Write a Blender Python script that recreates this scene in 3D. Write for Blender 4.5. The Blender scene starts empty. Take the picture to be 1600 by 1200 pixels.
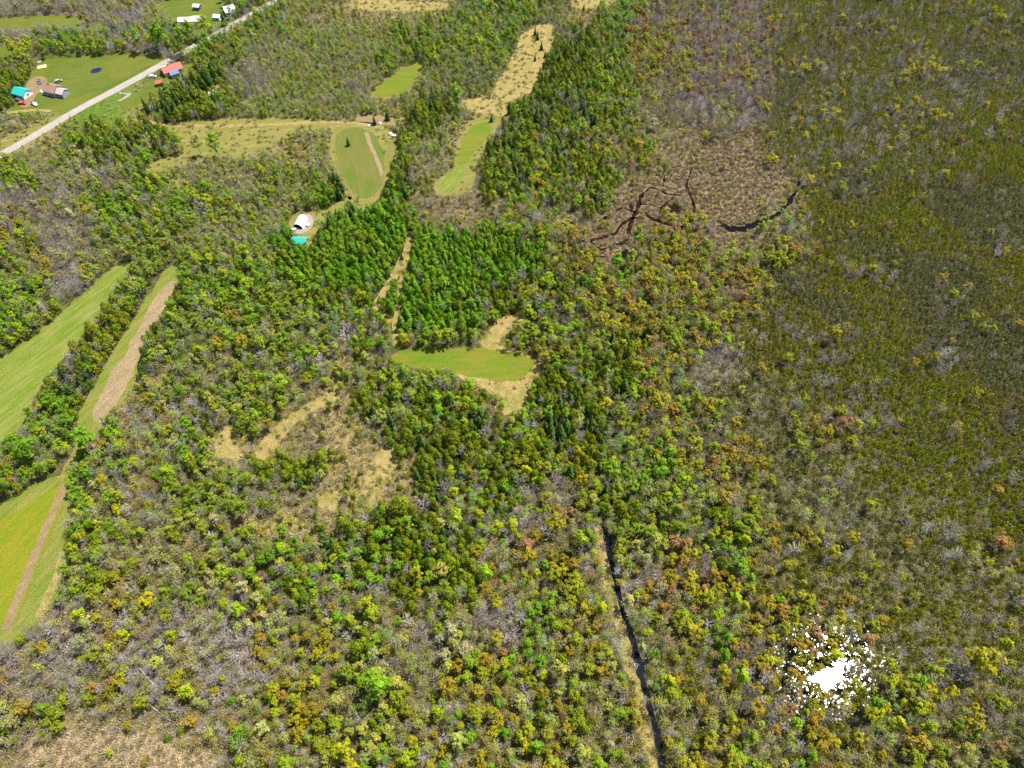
import bpy, bmesh, math, random
import numpy as np
from mathutils import Vector, noise
from math import sin, cos, tan, atan2, radians, pi, sqrt, hypot

# ------------------------------------------------------------------ camera, sky, sun, exposure
SC = bpy.context.scene
COL = SC.collection
H_CAM = 250.0
DEP = radians(54.2)                      # how far the drone camera looks down
F = 1110.0                               # focal length in units of a 1600 px wide picture
cam_d = bpy.data.cameras.new('camera')
cam_d.sensor_width = 36.0
cam_d.lens = 36.0 * F / 1600.0
cam_d.clip_start = 1.0
cam_d.clip_end = 20000.0
cam = bpy.data.objects.new('camera', cam_d)
COL.objects.link(cam)
cam.location = (0, 0, H_CAM)
cam.rotation_euler = (pi / 2 - DEP, 0, 0)
SC.camera = cam

def ray(px, py):
    u, v = px - 800.0, 600.0 - py
    return u, v * sin(DEP) + F * cos(DEP), v * cos(DEP) - F * sin(DEP)
def G(px, py, z=0.0):                    # where the sight line through a picture point meets the ground
    x, y, d = ray(px, py)
    t = (z - H_CAM) / d
    return x * t, y * t
def proj(x, y, z=0.0):
    dz = z - H_CAM
    w = y * cos(DEP) - dz * sin(DEP)
    v = y * sin(DEP) + dz * cos(DEP)
    return 800 + F * x / w, 600 - F * v / w
def depth(x, y, z=0.0):
    return y * cos(DEP) - (z - H_CAM) * sin(DEP)

# the white glint in the flooded wood fixes the sun: it is that sight line mirrored on level water
gx, gy, gz = ray(1292, 1045)
SUN = Vector((gx, gy, -gz)).normalized()
elev = math.asin(SUN.z); azim = atan2(SUN.x, SUN.y)
W = bpy.data.worlds.new('World'); SC.world = W; W.use_nodes = True
nt = W.node_tree; nt.nodes.clear()
sky = nt.nodes.new('ShaderNodeTexSky'); sky.sky_type = 'NISHITA'; sky.sun_disc = False
sky.sun_elevation = elev; sky.sun_rotation = azim
bg = nt.nodes.new('ShaderNodeBackground'); bg.inputs['Strength'].default_value = 0.105
wo = nt.nodes.new('ShaderNodeOutputWorld')
nt.links.new(sky.outputs[0], bg.inputs[0]); nt.links.new(bg.outputs[0], wo.inputs[0])
sd = bpy.data.lights.new('sun', 'SUN'); sd.energy = 4.6; sd.angle = radians(0.5); sd.color = (1.0, 0.955, 0.88)
so = bpy.data.objects.new('sun', sd); COL.objects.link(so)
so.rotation_euler = SUN.to_track_quat('Z', 'Y').to_euler()
SC.view_settings.view_transform = 'Standard'; SC.view_settings.look = 'None'
SC.view_settings.gamma = 1.0; SC.view_settings.use_curve_mapping = False
SC.view_settings.exposure = 0.98
SC.cycles.max_bounces = 5; SC.cycles.diffuse_bounces = 3; SC.cycles.glossy_bounces = 2
SC.cycles.transmission_bounces = 2; SC.cycles.caustics_reflective = False; SC.cycles.caustics_refractive = False

R = random.Random(7)
def n3(x, y, s, o=0.0):
    return noise.noise(Vector((x * s + o, y * s - o * 1.7, o * 0.31)))

# ------------------------------------------------------------------ the kinds of cover, read off the photograph cell by cell (50 px cells)
MAP = """
BBBBBg.gghyyyyhGGhyGRRRRTTTTTTTT
BGGGBGGghhhhGGGGyCCcORRRTTTTTTTT
C....CCBhhhhhhghyCccORRRTTTTTTTT
h...yCchhhhhyChyCCcGBRBRTTTTTTTT
yyGCchyyyyhHGhyCcccOHHMMTTTTTTSS
GgBBGyhhghCHCHHccccHMMMMMTTTSSSS
BBBGgGGghgPPPHHHgHHMMMMMHSSSSSSS
OBBGGGhhgPPPPPPPcOMMOOMHOSSSSSSS
gBBhGCGGGPPPPPPPPcOGOOOOSSSSSSSS
GgBCCGGgGGccPPPcccOOOOOOSSSSSSSS
GgyCCGgggGggcGGyggGcOOOsSSSSSSSS
ygCcyGogggygGGgyycCcOgBSSSSSSSSS
yCCyoogGgHyccCGyCCccOgsssSSSSSSS
GgyGoogyyHyHCCCcccCgOOOssOsSSSSS
GGGgoGggcCyyyCCccccGGOOOssssSSSS
ggGooGGggHyyyCgcgBOcGGOOssssssSS
gggooooyyyHgCccgBOGGOGGOsOsssssS
ggGooooGggccCCcoOoBOOOGOssssssss
gggooGooggogcGcooOoBOOOsOsssssss
gBBOoBBBoOooogoBgOOBgOgOOOOsssss
BBBBBoBBoOoGoBoOGOoBssOOWWOsssOs
OBBOBoBoOoOGOooOogOGosOOWWOsOOss
OOHHHHogoOOGOogOgOOOssOOOOsOGOOs
HNNNNNNHooOGooHoOOoHsOOgsOOsOOss
""".split()
MAP = [r[:32] for r in MAP]
# letter: (trees per try, [(kind, weight, smallest, largest)...], palette)
PAL = {
 'green':  [(.125, .235, .005), (.160, .265, .006), (.115, .215, .006), (.205, .285, .008), (.155, .215, .016)],
 'spring': [(.26, .295, .010), (.225, .285, .008), (.29, .30, .016), (.205, .24, .014), (.27, .275, .05)],
 'olive':  [(.225, .200, .006), (.19, .20, .006), (.26, .225, .008), (.205, .165, .010), (.175, .205, .010)],
 'orange': [(.255, .175, .022), (.24, .150, .028), (.25, .185, .024)],
 'rust':   [(.27, .135, .050), (.235, .13, .058), (.28, .16, .07)],
 'yellow': [(.34, .29, .012), (.29, .28, .014)],
 'dark':   [(.055, .105, .010), (.072, .118, .010), (.042, .088, .012)],
 'cedar':  [(.125, .160, .004), (.155, .180, .005), (.095, .145, .006), (.14, .185, .005)],
 'pine':   [(.095, .215, .004), (.115, .235, .005), (.070, .175, .006), (.130, .230, .005)],
 'swamp':  [(.205, .228, .010), (.235, .242, .012), (.175, .202, .018), (.245, .220, .024), (.165, .178, .050)],
 'grey':   [(.40, .355, .315), (.33, .285, .255), (.52, .47, .42), (.26, .22, .205), (.36, .315, .22)],
 'pale':   [(.29, .29, .085), (.26, .285, .055), (.30, .27, .12)],
 'scrub':  [(.30, .265, .075), (.25, .26, .050), (.34, .275, .15), (.36, .31, .085), (.235, .22, .11)],
}
SPEC = {
 'G': (.92, [('leafy', .70, 'green'), ('leafy', .16, 'spring'), ('bare', .05, 'grey'), ('cedar', .07, 'cedar')]),
 'g': (.92, [('bare', .14, 'grey'), ('leafy', .44, 'green'), ('leafy', .22, 'spring'), ('maple', .10, 'olive'), ('cedar', .10, 'cedar')]),
 'B': (.72, [('bare', .50, 'grey'), ('leafy', .14, 'pale'), ('maple', .16, 'olive'), ('leafy', .12, 'spring'), ('maple', .04, 'orange')]),
 'C': (.97, [('cedar', .62, 'cedar'), ('cedar', .12, 'dark'), ('spruce', .08, 'dark'), ('leafy', .12, 'green'), ('bare', .04, 'grey')]),
 'c': (.95, [('cedar', .42, 'cedar'), ('leafy', .24, 'green'), ('leafy', .12, 'spring'), ('bare', .09, 'grey'), ('maple', .10, 'olive'), ('spruce', .05, 'dark')]),
 'P': (1.0, [('cedar', .62, 'pine'), ('spruce', .13, 'pine'), ('spruce', .02, 'dark'), ('leafy', .17, 'green'), ('cedar', .06, 'cedar')]),
 'O': (.93, [('maple', .56, 'olive'), ('maple', .11, 'orange'), ('maple', .03, 'rust'), ('maple', .03, 'yellow'), ('leafy', .13, 'spring'), ('leafy', .09, 'green'), ('bare', .05, 'grey')]),
 'o': (.88, [('bare', .14, 'grey'), ('maple', .05, 'orange'), ('maple', .25, 'olive'), ('leafy', .30, 'spring'), ('leafy', .16, 'green'), ('leafy', .10, 'pale')]),
 'S': (.88, [('larch', .945, 'swamp'), ('maple', .022, 'olive'), ('maple', .010, 'orange'), ('bare', .02, 'grey')]),
 's': (.62, [('larch', .72, 'swamp'), ('bare', .13, 'grey'), ('maple', .07, 'olive'), ('maple', .02, 'orange'), ('leafy', .03, 'spring')]),
 'T': (.90, [('larch', .80, 'swamp'), ('bare', .12, 'grey'), ('maple', .035, 'olive'), ('maple', .018, 'orange'), ('maple', .012, 'yellow')]),
 'R': (.85, [('bare', .38, 'grey'), ('maple', .12, 'rust'), ('maple', .22, 'olive'), ('maple', .07, 'orange'), ('maple', .04, 'yellow'), ('leafy', .05, 'spring')]),
 'M': (.02, [('maple', .4, 'olive'), ('bare', .4, 'grey'), ('maple', .2, 'yellow')]),
 'N': (.05, [('maple', .4, 'olive'), ('bare', .3, 'grey'), ('leafy', .3, 'spring')]),
 'y': (.17, [('leafy', .4, 'spring'), ('cedar', .3, 'cedar'), ('bare', .3, 'grey')]),
 'H': (.20, [('bare', .45, 'grey'), ('leafy', .20, 'pale'), ('maple', .2, 'olive'), ('cedar', .1, 'cedar')]),
 'W': (.80, [('maple', .60, 'olive'), ('maple', .16, 'orange'), ('maple', .05, 'rust'), ('leafy', .12, 'spring')]),
 'h': (.90, [('bare', .17, 'grey'), ('leafy', .22, 'pale'), ('leafy', .30, 'spring'), ('leafy', .26, 'green'), ('maple', .05, 'olive')]),
 '.': (.0, [('leafy', 1, 'green')]),
}
GCOL = {'G': (.13, .125, .05), 'g': (.17, .15, .07), 'B': (.22, .185, .12), 'C': (.08, .08, .035), 'c': (.11, .105, .05),
        'P': (.07, .085, .03), 'O': (.125, .10, .05), 'o': (.18, .15, .07), 'S': (.080, .063, .052), 's': (.16, .15, .085),
        'T': (.095, .075, .065), 'R': (.125, .085, .078), 'M': (.27, .195, .120), 'N': (.42, .33, .20), 'y': (.31, .25, .10),
        'H': (.23, .20, .095), 'W': (.10, .09, .06), 'h': (.25, .225, .10), '.': (.12, .20, .02)}
UNDER = {'G': .65, 'g': .85, 'B': .95, 'C': .3, 'c': .6, 'P': .3, 'O': .8, 'o': .9, 'S': .26, 's': .95, 'T': .55, 'R': .6,
         'M': .30, 'N': .22, 'y': .30, 'H': 1.0, 'W': .6, 'h': 1.0, '.': 0}
def cell(px, py):
    c = min(31, max(0, int(px // 50))); r = min(23, max(0, int(py // 50)))
    return MAP[r][c]
def letter(x, y, z, rnd):
    px, py = proj(x, y, z)
    px += 34 * n3(x, y, .030, 3.1) + 16 * n3(x, y, .11, 8.2) + rnd.uniform(-17, 17) * (2.6 if px > 1080 and not 950 < px < 1270 or px > 1270 else 1)
    py += 30 * n3(x, y, .030, 11.7) + 14 * n3(x, y, .11, 5.5) + rnd.uniform(-17, 17)
    return cell(px, py)

# ------------------------------------------------------------------ materials
def mat(name):
    m = bpy.data.materials.new(name); m.use_nodes = True
    t = m.node_tree; t.nodes.clear()
    o = t.nodes.new('ShaderNodeOutputMaterial'); b = t.nodes.new('ShaderNodeBsdfPrincipled')
    t.links.new(b.outputs[0], o.inputs[0])
    b.inputs['Roughness'].default_value = .85
    b.inputs['Specular IOR Level'].default_value = .15
    return m, t, b
def mth(t, op, a, b=None, c=None):
    n = t.nodes.new('ShaderNodeMath'); n.operation = op
    for i, v in enumerate((a, b, c)):
        if v is None: continue
        if isinstance(v, (int, float)): n.inputs[i].default_value = v
        else: t.links.new(v, n.inputs[i])
    return n.outputs[0]
def mixc(t, fac, a, b, mode='MIX'):
    n = t.nodes.new('ShaderNodeMix'); n.data_type = 'RGBA'; n.blend_type = mode
    for i, v in ((0, fac), (6, a), (7, b)):
        if isinstance(v, (int, float)): n.inputs[i].default_value = v
        elif isinstance(v, tuple): n.inputs[i].default_value = (*v, 1)
        else: t.links.new(v, n.inputs[i])
    return n.outputs[2]
def noi(t, scale, detail=3, rough=.6, vec=None, dist=0):
    n = t.nodes.new('ShaderNodeTexNoise'); n.inputs['Scale'].default_value = scale
    n.inputs['Detail'].default_value = detail; n.inputs['Roughness'].default_value = rough; n.inputs['Distortion'].default_value = dist
    if vec is None:
        g = t.nodes.new('ShaderNodeTexCoord'); vec = g.outputs['Object']
    t.links.new(vec, n.inputs['Vector'])
    return n.outputs['Fac']
def ramp(t, fac, lo, hi):
    n = t.nodes.new('ShaderNodeMapRange'); n.inputs[1].default_value = lo; n.inputs[2].default_value = hi
    t.links.new(fac, n.inputs[0]); return n.outputs[0]
def bump(t, b, h, dist, strength=1.0):
    n = t.nodes.new('ShaderNodeBump'); n.inputs['Distance'].default_value = dist; n.inputs['Strength'].default_value = strength
    t.links.new(h, n.inputs['Height']); t.links.new(n.outputs[0], b.inputs['Normal'])

def foliage(name, sat=1.0, spread=.55):
    m, t, b = mat(name)
    a = t.nodes.new('ShaderNodeAttribute'); a.attribute_type = 'INSTANCER'; a.attribute_name = 'tint'
    v = t.nodes.new('ShaderNodeAttribute'); v.attribute_name = 'tone'
    k = mth(t, 'MULTIPLY_ADD', v.outputs['Fac'], spread, 1 - spread * .5)
    hs = t.nodes.new('ShaderNodeHueSaturation')
    t.links.new(a.outputs['Color'], hs.inputs['Color']); t.links.new(k, hs.inputs['Value'])
    t.links.new(mth(t, 'MULTIPLY_ADD', v.outputs['Fac'], -.03, .515), hs.inputs['Hue'])
    hs.inputs['Saturation'].default_value = sat
    t.links.new(hs.outputs[0], b.inputs['Base Color'])
    b.inputs['Roughness'].default_value = .6; b.inputs['Specular IOR Level'].default_value = .25
    tr = t.nodes.new('ShaderNodeBsdfTranslucent'); t.links.new(hs.outputs[0], tr.inputs[0])
    mx = t.nodes.new('ShaderNodeMixShader'); mx.inputs[0].default_value = .22
    out = [n for n in t.nodes if n.type == 'OUTPUT_MATERIAL'][0]
    t.links.new(b.outputs[0], mx.inputs[1]); t.links.new(tr.outputs[0], mx.inputs[2]); t.links.new(mx.outputs[0], out.inputs[0])
    return m
def plain(name, c, rough=.8, spec=.2, var=.18, scale=.8, metal=0):
    m, t, b = mat(name)
    f = noi(t, scale, 4)
    t.links.new(mixc(t, f, tuple(x * (1 - var) for x in c), tuple(min(1, x * (1 + var)) for x in c)), b.inputs['Base Color'])
    b.inputs['Roughness'].default_value = rough; b.inputs['Specular IOR Level'].default_value = spec; b.inputs['Metallic'].default_value = metal
    return m
def ribbed(name, c, axis=0, pitch=.5):
    m, t, b = mat(name)
    w = t.nodes.new('ShaderNodeTexWave'); w.inputs['Scale'].default_value = 1 / pitch / 3; w.bands_direction = 'XYZ'[axis]
    g = t.nodes.new('ShaderNodeTexCoord'); t.links.new(g.outputs['Object'], w.inputs['Vector'])
    c1 = mixc(t, ramp(t, w.outputs['Fac'], 0, 1), tuple(x * .78 for x in c), c)
    t.links.new(mixc(t, ramp(t, noi(t, .9, 4), .45, .75), c1, tuple(x * .8 + .02 for x in c)), b.inputs['Base Color'])
    b.inputs['Roughness'].default_value = .45; b.inputs['Specular IOR Level'].default_value = .4
    return m
def turf(name, c1, c2, c3, s=.06, streak=None, fine=.5):
    m, t, b = mat(name)
    g = t.nodes.new('ShaderNodeTexCoord'); vec = g.outputs['Object']
    if streak is not None:
        mp = t.nodes.new('ShaderNodeMapping'); mp.vector_type = 'TEXTURE'; mp.inputs['Rotation'].default_value = (0, 0, streak); mp.inputs['Scale'].default_value = (7, 1, 1)
        t.links.new(vec, mp.inputs['Vector']); sv = mp.outputs[0]
    else: sv = vec
    a = ramp(t, noi(t, s, 4, .62, vec, .6), .36, .64)
    st = ramp(t, noi(t, .45 if streak is not None else .30, 4, .65, sv), .40, .68)
    c = mixc(t, a, c1, c2)
    c = mixc(t, mth(t, 'MULTIPLY', st, .75), c, c3)
    d = noi(t, 1.7, 5, .75, vec)
    c = mixc(t, fine, c, mixc(t, ramp(t, d, .36, .64), (.45, .42, .38), (1.5, 1.5, 1.4)), 'MULTIPLY')
    t.links.new(c, b.inputs['Base Color'])
    bump(t, b, d, .5, .7)
    return m

M_FOL = foliage('foliage', 1.06)
M_NEED = foliage('needles', 1.06, .8)
M_TWIG = foliage('bare_twigs', spread=.6)
M_SCRUB = foliage('scrub', spread=.9)
M_BARKP = plain('pale_bark', (.33, .31, .27), var=.35, scale=2)
M_BARKD = plain('dark_bark', (.10, .08, .06), var=.35, scale=2)

# ------------------------------------------------------------------ small helpers
def tag(o, label=None, cat=None, group=None, kind=None):
    if label: o['label'] = label
    if cat: o['category'] = cat
    if group: o['group'] = group
    if kind: o['kind'] = kind
    return o
def empty(name, loc, rz=0.0, parent=None):
    o = bpy.data.objects.new(name, None); COL.objects.link(o); o.location = loc; o.rotation_euler = (0, 0, rz); o.empty_display_size = .5
    if parent: o.parent = parent
    return o
def link(name, me, parent=None):
    o = bpy.data.objects.new(name, me); COL.objects.link(o)
    if parent: o.parent = parent
    return o
def inpoly(px, py, P):
    c = False; j = len(P) - 1
    for i in range(len(P)):
        xi, yi = P[i]; xj, yj = P[j]
        if (yi > py) != (yj > py) and px < (xj - xi) * (py - yi) / (yj - yi) + xi: c = not c
        j = i
    return c

class MB:                                 # a plain polygon collector with a per-face tone
    def __init__(s): s.v = []; s.f = []; s.t = []; s.m = []
    def quad(s, a, b, c, d, tone=.5, m=0):
        n = len(s.v); s.v += [a, b, c, d]; s.f.append((n, n + 1, n + 2, n + 3)); s.t.append(tone); s.m.append(m); return s
    def poly(s, pts, tone=.5, m=0):
        n = len(s.v); s.v += pts; s.f.append(tuple(range(n, n + len(pts)))); s.t.append(tone); s.m.append(m); return s
    def box(s, x0, x1, y0, y1, z0, z1, m=0):
        p = [(x0, y0, z0), (x1, y0, z0), (x1, y1, z0), (x0, y1, z0), (x0, y0, z1), (x1, y0, z1), (x1, y1, z1), (x0, y1, z1)]
        n = len(s.v); s.v += p
        for f in ((3, 2, 1, 0), (4, 5, 6, 7), (0, 1, 5, 4), (1, 2, 6, 5), (2, 3, 7, 6), (3, 0, 4, 7)):
            s.f.append(tuple(n + i for i in f)); s.t.append(.5); s.m.append(m)
        return s
    def tube(s, a, b, r0, r1, k=4, tone=.5, m=0):
        a = Vector(a); b = Vector(b); d = (b - a)
        if d.length < 1e-4: return s
        d.normalize(); u = d.orthogonal().normalized(); w = d.cross(u); n = len(s.v)
        for (p, r) in ((a, r0), (b, r1)):
            for i in range(k):
                an = 2 * pi * i / k; s.v.append(tuple(p + (u * cos(an) + w * sin(an)) * r))
        for i in range(k):
            j = (i + 1) % k; s.f.append((n + i, n + j, n + k + j, n + k + i)); s.t.append(tone); s.m.append(m)
        s.f.append(tuple(n + k + i for i in range(k))); s.t.append(tone); s.m.append(m)
        return s
    def merge(s, o, dm=0):
        n = len(s.v); s.v += o.v; s.f += [tuple(i + n for i in f) for f in o.f]; s.t += o.t; s.m += [i + dm for i in o.m]; return s
    def mesh(s, name, mats):
        me = bpy.data.meshes.new(name); me.from_pydata(s.v, [], s.f)
        for m in mats: me.materials.append(m)
        me.polygons.foreach_set('material_index', s.m)
        at = me.attributes.new('tone', 'FLOAT', 'FACE'); at.data.foreach_set('value', s.t)
        me.update(); return me
    def obj(s, name, mats, parent=None):
        if not isinstance(mats, (list, tuple)): mats = [mats]
        return link(name, s.mesh(name, mats), parent)

# ------------------------------------------------------------------ traced areas (picture points, laid on the ground where they are)
def dens(pts, closed=True, step=2.0, amp=.5):
    out = []; n = len(pts)
    for i in range(n if closed else n - 1):
        a = pts[i]; b = pts[(i + 1) % n]; L = hypot(b[0] - a[0], b[1] - a[1]); k = max(1, int(L / step))
        for j in range(k):
            t = j / k; x = a[0] + (b[0] - a[0]) * t; y = a[1] + (b[1] - a[1]) * t
            out.append((x + amp * 1.6 * (n3(x, y, .16, 2.2) + .6 * n3(x, y, .5, 6)), y + amp * 1.6 * (n3(x, y, .16, 9.9) + .6 * n3(x, y, .5, 1))))
    if not closed: out.append(pts[-1])
    return out
def smooth(P, closed=True, it=2):
    for _ in range(it):
        Q = []; n = len(P)
        if not closed: Q.append(P[0])
        for i in range(n if closed else n - 1):
            a = P[i]; b = P[(i + 1) % n]
            Q += [(a[0] * .75 + b[0] * .25, a[1] * .75 + b[1] * .25), (a[0] * .25 + b[0] * .75, a[1] * .25 + b[1] * .75)]
        if not closed: Q.append(P[-1])
        P = Q
    return P
SOFT = ('dry_grass', 'old_pasture')
CLEAR = []                                # picture polygons nothing tall may cover
def sheet(name, pix, m, z, amp=.7, clear=True, kind='structure', label=None):
    if clear: CLEAR.append((m.name in SOFT, pix, min(p[0] for p in pix), max(p[0] for p in pix), min(p[1] for p in pix), max(p[1] for p in pix)))
    P = dens([G(*p) for p in smooth(pix)], True, 2.0, amp)
    me = bpy.data.meshes.new(name); bm = bmesh.new()
    vs = [bm.verts.new((x, y, z)) for x, y in P]
    f = bm.faces.new(vs); f.normal_update()
    if f.normal.z < 0: f.normal_flip()
    bmesh.ops.triangulate(bm, faces=[f]); bm.to_mesh(me); bm.free(); me.materials.append(m)
    o = link(name, me); tag(o, label, kind=kind); return o
def ribbon(name, pix, wid, m, z, amp=.3, clear=True, kind='structure', off=0):
    P = dens([G(*p) for p in smooth(pix, False, 2)], False, 2.0, 0)
    me = bpy.data.meshes.new(name); L = []; Rr = []
    for i, (x, y) in enumerate(P):
        a = P[max(0, i - 1)]; b = P[min(len(P) - 1, i + 1)]; d = Vector((b[0] - a[0], b[1] - a[1], 0))
        if d.length < 1e-6: d = Vector((0, 1, 0))
        d.normalize(); n = Vector((-d.y, d.x, 0)); w = wid if isinstance(wid, (int, float)) else wid[0] + (wid[1] - wid[0]) * i / max(1, len(P) - 1)
        wl = w / 2 + amp * (n3(x, y, .3, 4) + .7 * n3(x, y, .9, 2)) * 1.4; wr = w / 2 + amp * (n3(x, y, .3, 14) + .7 * n3(x, y, .9, 7)) * 1.4
        x += n.x * off; y += n.y * off
        L.append((x + n.x * wl, y + n.y * wl, z)); Rr.append((x - n.x * wr, y - n.y * wr, z))
    k = len(P); me.from_pydata(L + Rr, [], [(i, k + i, k + i + 1, i + 1) for i in range(k - 1)]); me.materials.append(m)
    me.update()
    if clear:
        pl = [proj(*p) for p in L] + [proj(*p) for p in reversed(Rr)]
        CLEAR.append((m.name in SOFT, pl, min(p[0] for p in pl), max(p[0] for p in pl), min(p[1] for p in pl), max(p[1] for p in pl)))
    o = link(name, me); tag(o, kind=kind); return o

# ground: one sheet
def build_ground():
    xs = [-6000, -2500, -1200] + list(np.arange(-640, 641, 2.5)) + [1200, 2500, 6000]
    ys = [-3000, -800, -200] + list(np.arange(-40, 720, 2.5)) + [1200, 2500, 7000]
    nx, ny = len(xs), len(ys)
    co = np.zeros((ny, nx, 3)); co[..., 0] = np.array(xs)[None, :]; co[..., 1] = np.array(ys)[:, None]
    idx = np.arange(nx * ny).reshape(ny, nx)
    f = np.stack([idx[:-1, :-1], idx[:-1, 1:], idx[1:, 1:], idx[1:, :-1]], -1).reshape(-1, 4)
    me = bpy.data.meshes.new('ground'); me.vertices.add(nx * ny); me.vertices.foreach_set('co', co.ravel())
    me.loops.add(f.size); me.loops.foreach_set('vertex_index', f.ravel().astype(np.int32))
    me.polygons.add(len(f)); me.polygons.foreach_set('loop_start', np.arange(0, f.size, 4, dtype=np.int32)); me.update(calc_edges=True)
    A = np.array([[GCOL[c] for c in row] for row in MAP]); cols = np.ones((ny, nx, 4))
    for j, y in enumerate(ys):
        for i, x in enumerate(xs):
            yy = max(y, -30); px, py = proj(x, yy)
            px += 30 * n3(x, y, .03, 3.1) + 14 * n3(x, y, .11, 8.2); py += 26 * n3(x, y, .03, 11.7) + 12 * n3(x, y, .11, 5.5)
            u = min(30.999, max(0, px / 50 - .5)); v = min(22.999, max(0, py / 50 - .5)); a, b = int(u), int(v); u -= a; v -= b
            cols[j, i, :3] = (A[b, a] * (1 - u) + A[b, a + 1] * u) * (1 - v) + (A[b + 1, a] * (1 - u) + A[b + 1, a + 1] * u) * v
    at = me.color_attributes.new('cover', 'FLOAT_COLOR', 'POINT'); at.data.foreach_set('color', cols.astype(np.float32).ravel())
    m, t, b = mat('forest_floor')
    at = t.nodes.new('ShaderNodeAttribute'); at.attribute_name = 'cover'
    n1 = ramp(t, noi(t, .35, 5, .7), .35, .65); n2 = ramp(t, noi(t, 1.6, 4, .8), .38, .62)
    c = mixc(t, n1, mixc(t, 1.0, at.outputs['Color'], (.62, .66, .55), 'MULTIPLY'), mixc(t, 1.0, at.outputs['Color'], (1.35, 1.25, 1.2), 'MULTIPLY'))
    c = mixc(t, 1.0, c, mixc(t, n2, (.5, .5, .5), (1.5, 1.45, 1.4)), 'MULTIPLY')
    t.links.new(c, b.inputs['Base Color']); bump(t, b, n2, .6, .8)
    me.materials.append(m); tag(link('ground', me), kind='structure')
build_ground()

M_CROP = turf('spring_crop', (0.103, 0.159, 0.004), (0.159, 0.172, 0.005), (0.215, 0.163, 0.017), .04, radians(62), .5)
M_VERGE = turf('rough_verge', (0.086, 0.143, 0.007), (0.131, 0.152, 0.016), (0.221, 0.180, 0.061), .07, radians(58), .65)
M_HAY = turf('hay_meadow', (.125, .165, .012), (.075, .145, .005), (.23, .20, .07), .035, radians(55), .6)
M_OVAL = turf('food_plot', (0.064, 0.123, 0.007), (0.106, 0.119, 0.019), (0.162, 0.115, 0.038), .035, radians(105), .35)
M_TAN = turf('dry_grass', (0.238, 0.180, 0.062), (0.150, 0.145, 0.026), (0.334, 0.246, 0.114), .09, None, .85)
M_TAN2 = turf('old_pasture', (0.162, 0.149, 0.030), (0.111, 0.132, 0.017), (0.246, 0.191, 0.076), .06, radians(15), .6)
M_DIRT = turf('bare_dirt', (.20, .140, .070), (.245, .17, .090), (.15, .115, .05), .2, radians(60), .5)
M_STUB = turf('stubble', (.235, .165, .095), (.19, .15, .065), (.29, .215, .135), .3, radians(60), .7)
M_GRAV = turf('gravel', (0.261, 0.230, 0.194), (0.315, 0.279, 0.234), (0.198, 0.171, 0.135), .2, radians(50), .35)
M_PLOT = turf('green_plot', (.070, .145, .004), (.115, .150, .006), (.20, .13, .028), .035, radians(4), .5)
M_LAWN = turf('lawn', (0.052, 0.100, 0.005), (0.104, 0.124, 0.010), (0.136, 0.120, 0.028), .04, radians(22), .6)
def watermat(name, c, r, bmp=.0, spec=.5):
    m, t, b = mat(name); b.inputs['Base Color'].default_value = (*c, 1); b.inputs['Roughness'].default_value = r
    b.inputs['IOR'].default_value = 1.33; b.inputs['Specular IOR Level'].default_value = spec
    if bmp: bump(t, b, noi(t, .9, 3, .6), bmp, 1)
    return m
M_DITCH = watermat('ditch_water', (.004, .006, .010), .08, 0, .35)
M_BLACKW = watermat('black_water', (.006, .005, .006), .2, 0, .08)
M_BOG = watermat('bog_water', (.016, .006, .004), .35, 0, .06)
M_GLINT = watermat('swamp_water', (.012, .013, .012), .12, .012)
M_POND = watermat('pond_water', (.008, .012, .045), .06)

# fields and openings
sheet('left_meadow', [(-160, 720), (-60, 590), (0, 560), (55, 525), (110, 476), (150, 442), (188, 408), (212, 408), (204, 425), (182, 445), (160, 485), (112, 545), (62, 600), (40, 660), (0, 700), (-120, 800)], M_HAY, .03)
sheet('strip_verge', [(285, 406), (258, 420), (238, 450), (214, 490), (192, 520), (165, 570), (130, 628), (112, 690), (120, 705), (142, 690), (172, 645), (203, 615), (216, 568), (236, 505), (270, 455), (285, 430)], M_VERGE, .03)
sheet('stubble_strip', [(274, 436), (250, 452), (228, 490), (200, 545), (165, 600), (143, 650), (152, 662), (192, 618), (212, 572), (232, 520), (258, 482), (273, 455)], M_STUB, .06, .8)
sheet('near_field', [(-200, 900), (0, 790), (60, 752), (92, 742), (108, 755), (112, 790), (100, 850), (102, 900), (66, 968), (20, 1005), (-60, 1040), (-250, 1100)], M_VERGE, .03)
sheet('near_crop', [(-220, 940), (0, 815), (62, 775), (96, 757), (98, 790), (70, 860), (36, 950), (8, 985), (-60, 1020), (-220, 1060)], M_CROP, .06)
ribbon('field_track', [(104, 752), (88, 790), (66, 838), (46, 890), (28, 935), (8, 985)], 3.0, M_DIRT, .09, .35)
ribbon('field_edge_path', [(100, 860), (92, 900), (74, 935), (60, 965)], 3.2, M_TAN, .09, .5)
ribbon('meadow_track', [(140, 672), (122, 705), (104, 735), (96, 752)], 3.5, M_TAN2, .07, .5)
sheet('oval_margin', [(522, 196), (560, 188), (600, 198), (624, 213), (618, 250), (601, 290), (586, 320), (560, 332), (536, 300), (524, 270), (512, 240)], M_TAN2, .03)
sheet('oval_plot', [(524, 202), (570, 197), (592, 220), (604, 255), (598, 290), (578, 312), (556, 308), (536, 280), (525, 240)], M_OVAL, .06)
ribbon('oval_path', [(572, 206), (578, 225), (590, 250), (597, 275)], 2.2, M_STUB, .09, .3)
sheet('old_pasture', [(252, 194), (330, 186), (430, 184), (520, 188), (520, 200), (480, 203), (446, 212), (425, 228), (404, 240), (380, 248), (334, 244), (300, 254), (262, 262), (236, 276), (222, 264), (248, 250), (282, 238), (276, 216), (258, 206)], M_TAN2, .03, 1.2)
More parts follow.
